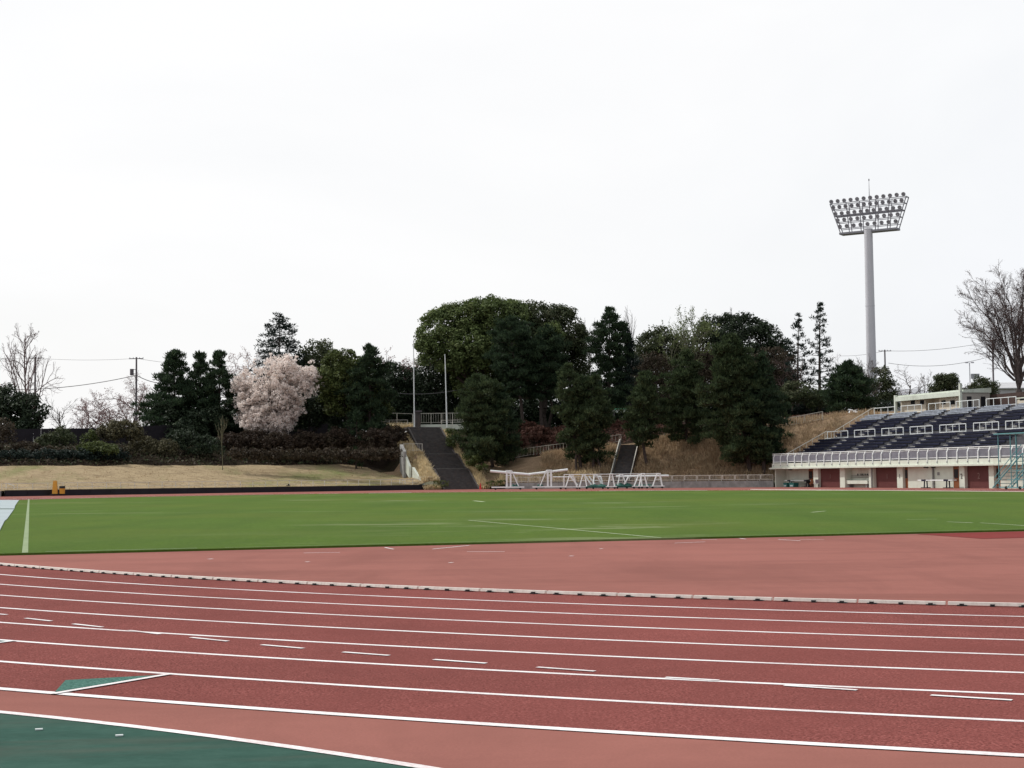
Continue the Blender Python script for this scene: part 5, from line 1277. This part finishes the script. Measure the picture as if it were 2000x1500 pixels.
broad('broadleaf_tree', 'dark evergreen under the blossoming cherry', 'tree', [(600, 800, 34, 34, 0), (635, 810, 30, 34, 0), (575, 825, 34, 24, 0)], 228, 605, 'darkleaf', .9, 50, .4, 1.0, trunk=.2)
broad('round_pine', 'rounded green tree with a sunlit left top beside the cherry', 'tree', [(668, 715, 38, 32, 0), (655, 745, 34, 40, -1), (690, 745, 40, 44, 0), (700, 715, 26, 26, 1), (665, 785, 38, 34, 0), (720, 790, 40, 40, 0)], 226, 685, 'shrub', .85, 60, .4, 1.1, trunk=.3)
pine('dark bushy pine right of the rounded green tree', 722, 223, 676, 118, [(0, .8), (.2, 1), (.5, .92), (.75, .62), (.92, .3), (1, .06)], leafm='pine2', nb=70, tufts=1.2, crown0=.05, zg=8.2)
pine('small young conifer low on the bank under the dark bushy pine', 696, 219, 806, 48, leafm='pine2', nb=24, tufts=.7, crown0=.02, padr=(.35, .6), name='young_conifer', group=None)
# --- pines in front of the domes
pine('tall dark pine in front of the great dome, left of its centre', 1000, 233, 622, 128, [(0, .5), (.2, .7), (.45, .95), (.7, 1.), (.88, .6), (1, .1)], base_px=1018, leafm='pine2', nb=64, tufts=1.1, crown0=.28, lean=1)
pine('tall dark pine in front of the great dome, right of its centre', 1065, 234, 640, 126, [(0, .5), (.2, .75), (.45, .95), (.7, .95), (.88, .6), (1, .1)], base_px=1058, leafm='pine2', nb=60, tufts=1.1, crown0=.28, lean=1)
pine('tall dark spiky conifer right of the great dome', 1190, 236, 605, 104, [(0, .75), (.2, .95), (.5, 1.), (.75, .8), (.9, .45), (1, .06)], leafm='pine2', nb=84, tufts=1.1, crown0=.1, name='pine_tree')
pine('second dark conifer joined to the right of the spiky one', 1222, 238, 640, 62, leafm='cedar', nb=50, tufts=.9, crown0=.1)
pine('dark green bushy pine standing right beside the wide stairway', 938, 218, 733, 150, [(0, .6), (.2, 1.), (.45, .92), (.65, .8), (.8, .5), (.92, .3), (1, .08)], base_px=958, leafm='pine', nb=80, tufts=1.2, crown0=0.07, lean=1, ybase=914)
pine('broad low pine overlapping the bushy one beside the stairway', 978, 220, 752, 96, base_px=985, leafm='pine2', nb=46, tufts=1.1, crown0=0.05, ybase=908)
pine('leaning pine behind the middle wheeled frames, left crown', 1108, 214, 712, 100, [(0, .6), (.25, 1.), (.5, .9), (.75, .55), (.9, .28), (1, .05)], base_px=1135, leafm='pine', nb=64, tufts=1.15, crown0=0.11, trunks=[1127], ybase=920)
pine('leaning pine behind the middle wheeled frames, right crown', 1158, 212, 736, 100, [(0, .7), (.25, 1.), (.5, .95), (.75, .65), (.9, .35), (1, .07)], base_px=1158, leafm='pine', nb=64, tufts=1.15, crown0=0.1, trunks=[1172], ybase=920)
pine('slender pine with a curved trunk beside the narrow stairway', 1254, 213, 727, 88, [(0, .5), (.25, 1.), (.5, .95), (.75, .65), (.9, .4), (1, .07)], base_px=1268, leafm='pine', nb=56, tufts=1.15, crown0=0.2, lean=2, ybase=906)
pine('bushy pine between the curved trunk pine and the biggest pine', 1340, 219, 690, 108, [(0, .7), (.25, 1.), (.5, .9), (.75, .6), (.9, .32), (1, .06)], leafm='pine', nb=76, tufts=1.15, crown0=0.03, ybase=868)
pine('biggest pine, two trunks low on the dry bank', 1428, 214, 658, 172, [(0, .5), (.1, .85), (.3, 1.), (.5, .9), (.65, .72), (.8, .48), (.92, .26), (1, .05)], base_px=1460, leafm='pine', nb=140, tufts=1.2, crown0=0.075, trunks=[1486], lean=1, ybase=924)
pine('lower right crown joined to the biggest pine', 1488, 216, 695, 92, [(0, .8), (.3, 1.), (.6, .85), (.85, .5), (1, .08)], base_px=1490, leafm='pine2', nb=64, tufts=1.15, crown0=0.1, ybase=922)
pine('dark spreading pine at the grandstand corner before the tower', 1655, 215, 712, 118, [(0, .8), (.2, 1.), (.5, .85), (.75, .5), (.9, .25), (1, .06)], leafm='pine2', nb=70, tufts=1.1, crown0=.1)

# --- shrubs on the dark left bank and along the stairs
def shrub(lobes, d, label, leafm='shrub', rad=.55, per=46, size=.26, name='shrub', dens=1.1, group=None, cat='shrub'):
    b = hit(lobes[0][0], lobes[0][1]+lobes[0][3]*.6); d = b[1] if d is None else d
    e_ = ground_base(lobes[0][0], d); L = []
    for (x, y, rx, ry, dd) in lobes:
        dk = d+dd; c = at(x, y, dk); k = px2m(dk); L.append((c, (rx*k, (rx*.5+ry*.5)*k, ry*k)))
    C = clumps_on(L, rad, dens, low=-.5)
    o = quadmesh(name, leaves_for(C, rad, per, size, .4), M[leafm], None, e_); tag(o, label, cat, group); return o
shrub([(235, 842, 44, 20, 0), (215, 852, 30, 14, -1), (262, 852, 22, 14, 0)], 204, 'tall feathery greenish bush below the dark board fence', 'shrubgrey', .6, 50, .28)
shrub([(175, 856, 16, 16, 0)], 202, 'small yellowish green bush left of the feathery bush', 'shrub')
shrub([(188, 877, 36, 11, 0), (210, 880, 24, 8, -.5)], 199, 'low clipped green shrub under the feathery bush', 'shrub', .45)
shrub([(120, 855, 26, 20, 0), (95, 865, 24, 18, 0)], 200, 'dark olive bush in front of the dark round tree', 'oliveleaf')
shrub([(8, 850, 20, 34, 0), (-20, 860, 26, 36, 0)], 195, 'dark bush rising at the left edge of the bank', 'brownleaf', .7)
shrub([(55, 880, 34, 16, 0), (100, 885, 30, 12, 0)], 197, 'dull brown thicket low at the left of the bank', 'brownleaf')
shrub([(280, 872, 34, 18, 0), (315, 880, 34, 20, 0), (262, 890, 24, 14, -1)], 208, 'straggly grey brown brush right of the clipped shrub', 'shrubgrey', .55, 34)
shrub([(360, 865, 40, 24, 0), (400, 875, 36, 22, 0)], 211, 'dark thicket below the conifer trio', 'darkleaf', .6)
def hedge(pts, w_px, h_px, label, leafm, group=None):
    L = []
    for (x, y, d) in pts:
        c = at(x, y, d); k = px2m(d); L.append((c, (w_px*k, 1.1, h_px*k)))
    C = clumps_on(L, .5, 1.1, low=-.5); b = np.array(L[0][0]); b[2] = gz(b[0], b[1])
    tag(quadmesh('hedge', leaves_for(C, .5, 42, .26, .4), M[leafm], None, b), label, 'hedge', group)
hedge([(x, 891-(.0)*x, 190+.045*x) for x in range(-30, 246, 24)], 18, 13, 'dark purplish hedge along the top of the dry berm at left', 'cedar')
hedge([(x, 890, 203+.022*(x-450)) for x in range(462, 775, 22)], 18, 14, 'long dark brown azalea hedge behind the dry berm', 'brownleaf')
for i, (x, y, rx, ry, d, lab) in enumerate([(495, 862, 34, 22, 217, 'rust brown azalea mound under the cherry, left'), (545, 868, 36, 22, 216, 'rust brown azalea mound under the cherry, right'), (600, 866, 36, 22, 218, 'rust brown azalea mound below the dark evergreen'), (655, 862, 38, 24, 219, 'rust brown azalea mound beside the young conifer'),
                                          (735, 862, 38, 24, 219, 'rust brown azalea mound left of the stairway planting'), (770, 850, 24, 20, 221, 'small rust azalea mound beside the stairway planting'), (450, 866, 26, 20, 215, 'dark rust azalea mound at the sapling')]):
    shrub([(x, y, rx, ry, 0), (x+rx*.5, y+6, rx*.6, ry*.7, -.5)], d, lab, 'rustleaf', .5, 44, .24, 'azalea', group='azaleas on the left bank')
for (x, y, rx, ry, d, lab) in [(1000, 862, 30, 16, 222, 'rust azalea mound behind the sloping path, left'), (1050, 852, 34, 18, 226, 'rust azalea mound behind the sloping path, middle'), (1105, 858, 28, 16, 222, 'rust azalea mound behind the sloping path, right'), (1215, 838, 22, 18, 228, 'dark rust azalea above the narrow stairway'), (1030, 838, 26, 14, 231, 'rust azalea mound under the tall dark pines')]:
    shrub([(x, y, rx, ry, 0), (x+rx*.5, y+5, rx*.6, ry*.7, -.5)], d, lab, 'rustred', .5, 44, .24, 'azalea', group='azaleas on the right bank')
shrub([(882, 865, 9, 18, 0), (889, 850, 10, 14, .5), (878, 845, 9, 12, 1)], 222, 'green bush along the right side of the upper stairs', 'shrub', .4, 44, .22)
shrub([(925, 902, 14, 12, 0), (940, 915, 12, 10, -1), (912, 893, 12, 8, .5)], 213, 'green bush right of the stair landing', 'shrub', .4, 44, .22)
shrub([(952, 920, 10, 8, 0)], 210, 'thin leafy bush left of the leftmost trolley', 'shrubgrey', .35, 30, .22)
shrub([(1440, 918, 34, 10, 0), (1415, 922, 20, 7, -.3)], 205, 'low spreading pine bough at the foot of the biggest pine', 'pine', .5, 40, .3)
shrub([(1705, 800, 26, 12, 0), (1735, 795, 22, 14, 1)], 214, 'dark hedge behind the top corner of the grandstand', 'darkleaf', .6)
hedge([(x, 805, 240) for x in range(1505, 1640, 22)], 18, 14, 'dark hedge along the bank top under the firs', 'cedar')
def box_hedge(a, b, z0, z1, th, lab):
    P = []
    L = np.linalg.norm((b-a)[:2]); k = int(L*(z1-z0)*26); u = rng.uniform(0, 1, k)[:, None]
    C = a+(b-a)*u; C[:, 1] += rng.uniform(-th, th, k); C[:, 2] = rng.uniform(z0, z1, k)
    tag(quadmesh('hedge', leaves_for(C, .2, 12, .16, .3), M['shrub'], None, np.array([a[0], a[1], z0])), lab, 'hedge', 'clipped hedges at the stairway foot')
box_hedge(at(846, 950, 208.3), at(877, 950, 208.3), .35, 1.2, .4, 'clipped green hedge at the left foot of the wide stairway')
box_hedge(at(950, 950, 209.6), at(988, 950, 209.6), .3, 1.15, .4, 'clipped green hedge at the right foot of the wide stairway')
bare('thin leafless sapling on the berm before the dark hedge', 435, 203, 812, 424, 447, 'barkgreen', seed=61, r0=.055, lv=3, nb=(7, 4, 3), ang=(.35, .4, .4), fork=.45, upw=.8, rmin=.02, name='sapling')

# --- dry grass (uncountable)
def grass(name, label, pts, hmin, hmax, m, wid=.055, lean=.35):
    P = np.array(pts); n = len(P); D = unit(np.stack([rng.normal(size=n)*lean, rng.normal(size=n)*lean, np.ones(n)], 1))
    o = quadmesh(name, bladequads(P-np.array([0, 0, .05]), D, rng.uniform(hmin, hmax, n), wid*rng.uniform(.6, 1.5, n)), M[m], None, P.mean(0)); tag(o, label, kind='stuff')
def scatter(i0, i1, s0, s1, n, cond=None):
    out = []
    while len(out) < n:
        i = rng.uniform(i0, i1); j = int(i); f = i-j; q = foot[j][0]*(1-f)+foot[min(j+1, len(foot)-1)][0]*f; nn = foot[j][1]; s = rng.uniform(s0, s1); p = q+nn*s
        if cond is not None and not cond(p): continue
        out.append((p[0], p[1], gz(p[0], p[1])))
    return out
def off_stairs(p):
    return not (abs((p-SB)@SN) < 2.8 and -1 < (p-SB)@Sd < 20) and not (abs((p-TB)@TN) < 1.45 and -1 < (p-TB)@T2 < 11.5) and not (p@PR > 94.0 and p@AX < 176.2)
cl = lambda p: off_stairs(p) and rng.uniform() < .35+.65*(math.sin(p[0]*1.1+p[1]*.7)*math.sin(p[0]*.37-p[1]*1.3) > -.25)
grass('dry_grass', 'tall tawny dry grass covering the right bank', scatter(70, 106, .2, 10.5, 30000, lambda p: cl(p) and p[0] > 4), .35, .95, 'straw', .075)
def beside(side, w0, w1, l0, l1, n):
    out = []
    for _ in range(n):
        l = rng.uniform(l0, l1); e = rng.uniform(w0, w1); p = SB+Sd*l+SN*side*e; out.append((p[0], p[1], gz(p[0], p[1])))
    return out
grass('dry_grass', 'pale dry pampas grass beside the wide stairway, left slope', beside(-1, 2.7, 5.0, .3, 8.6, 5200)+beside(-1, 2.7, 4.6, 9.5, 18.5, 4200), .35, .95, 'strawpale', .11)
grass('dry_grass', 'pale dry pampas grass beside the wide stairway, right slope', beside(1, 2.7, 3.9, .3, 9, 2000)+beside(1, 2.7, 3.4, 9.5, 18.5, 1200)+scatter(69, 80, .2, 2.6, 2600, off_stairs), .35, .95, 'strawpale', .11)
pp = [at(rng.uniform(757, 806), 828, 230.5+rng.uniform(-.5, .5)) for _ in range(700)]
grass('dry_grass', 'pale dry grass strip before the upper railing', [(p[0], p[1], 8.9) for p in pp], .6, 1.15, 'strawpale', .07)
grass('dry_grass', 'short dry turf tufts on the berm', scatter(0, 60, .3, 17.5, 9000), .06, .2, 'straw', .09)
def soilcover(i0, i1, s0, s1, n, m, label, size):
    P = np.array(scatter(i0, i1, s0, s1, n, off_stairs)); P[:, 2] += rng.uniform(.02, .35, n); N = unit(rng.normal(size=(n, 3))+np.array([0, -.4, 1.2]))
    tag(quadmesh('ground_cover', leafquads(P, N, size), M[m], None, P.mean(0)), label, kind='stuff')
soilcover(8, 62, 17.2, 36, 16000, 'brownleaf', 'dark brown scrub and fallen leaves covering the left bank', .42)
soilcover(8, 62, 17.2, 36, 7000, 'oliveleaf', 'dull green ground cover on the left bank', .38)
soilcover(70, 100, 11, 30, 9000, 'rustred', 'reddish brown fallen leaves under the right bank pines', .38)
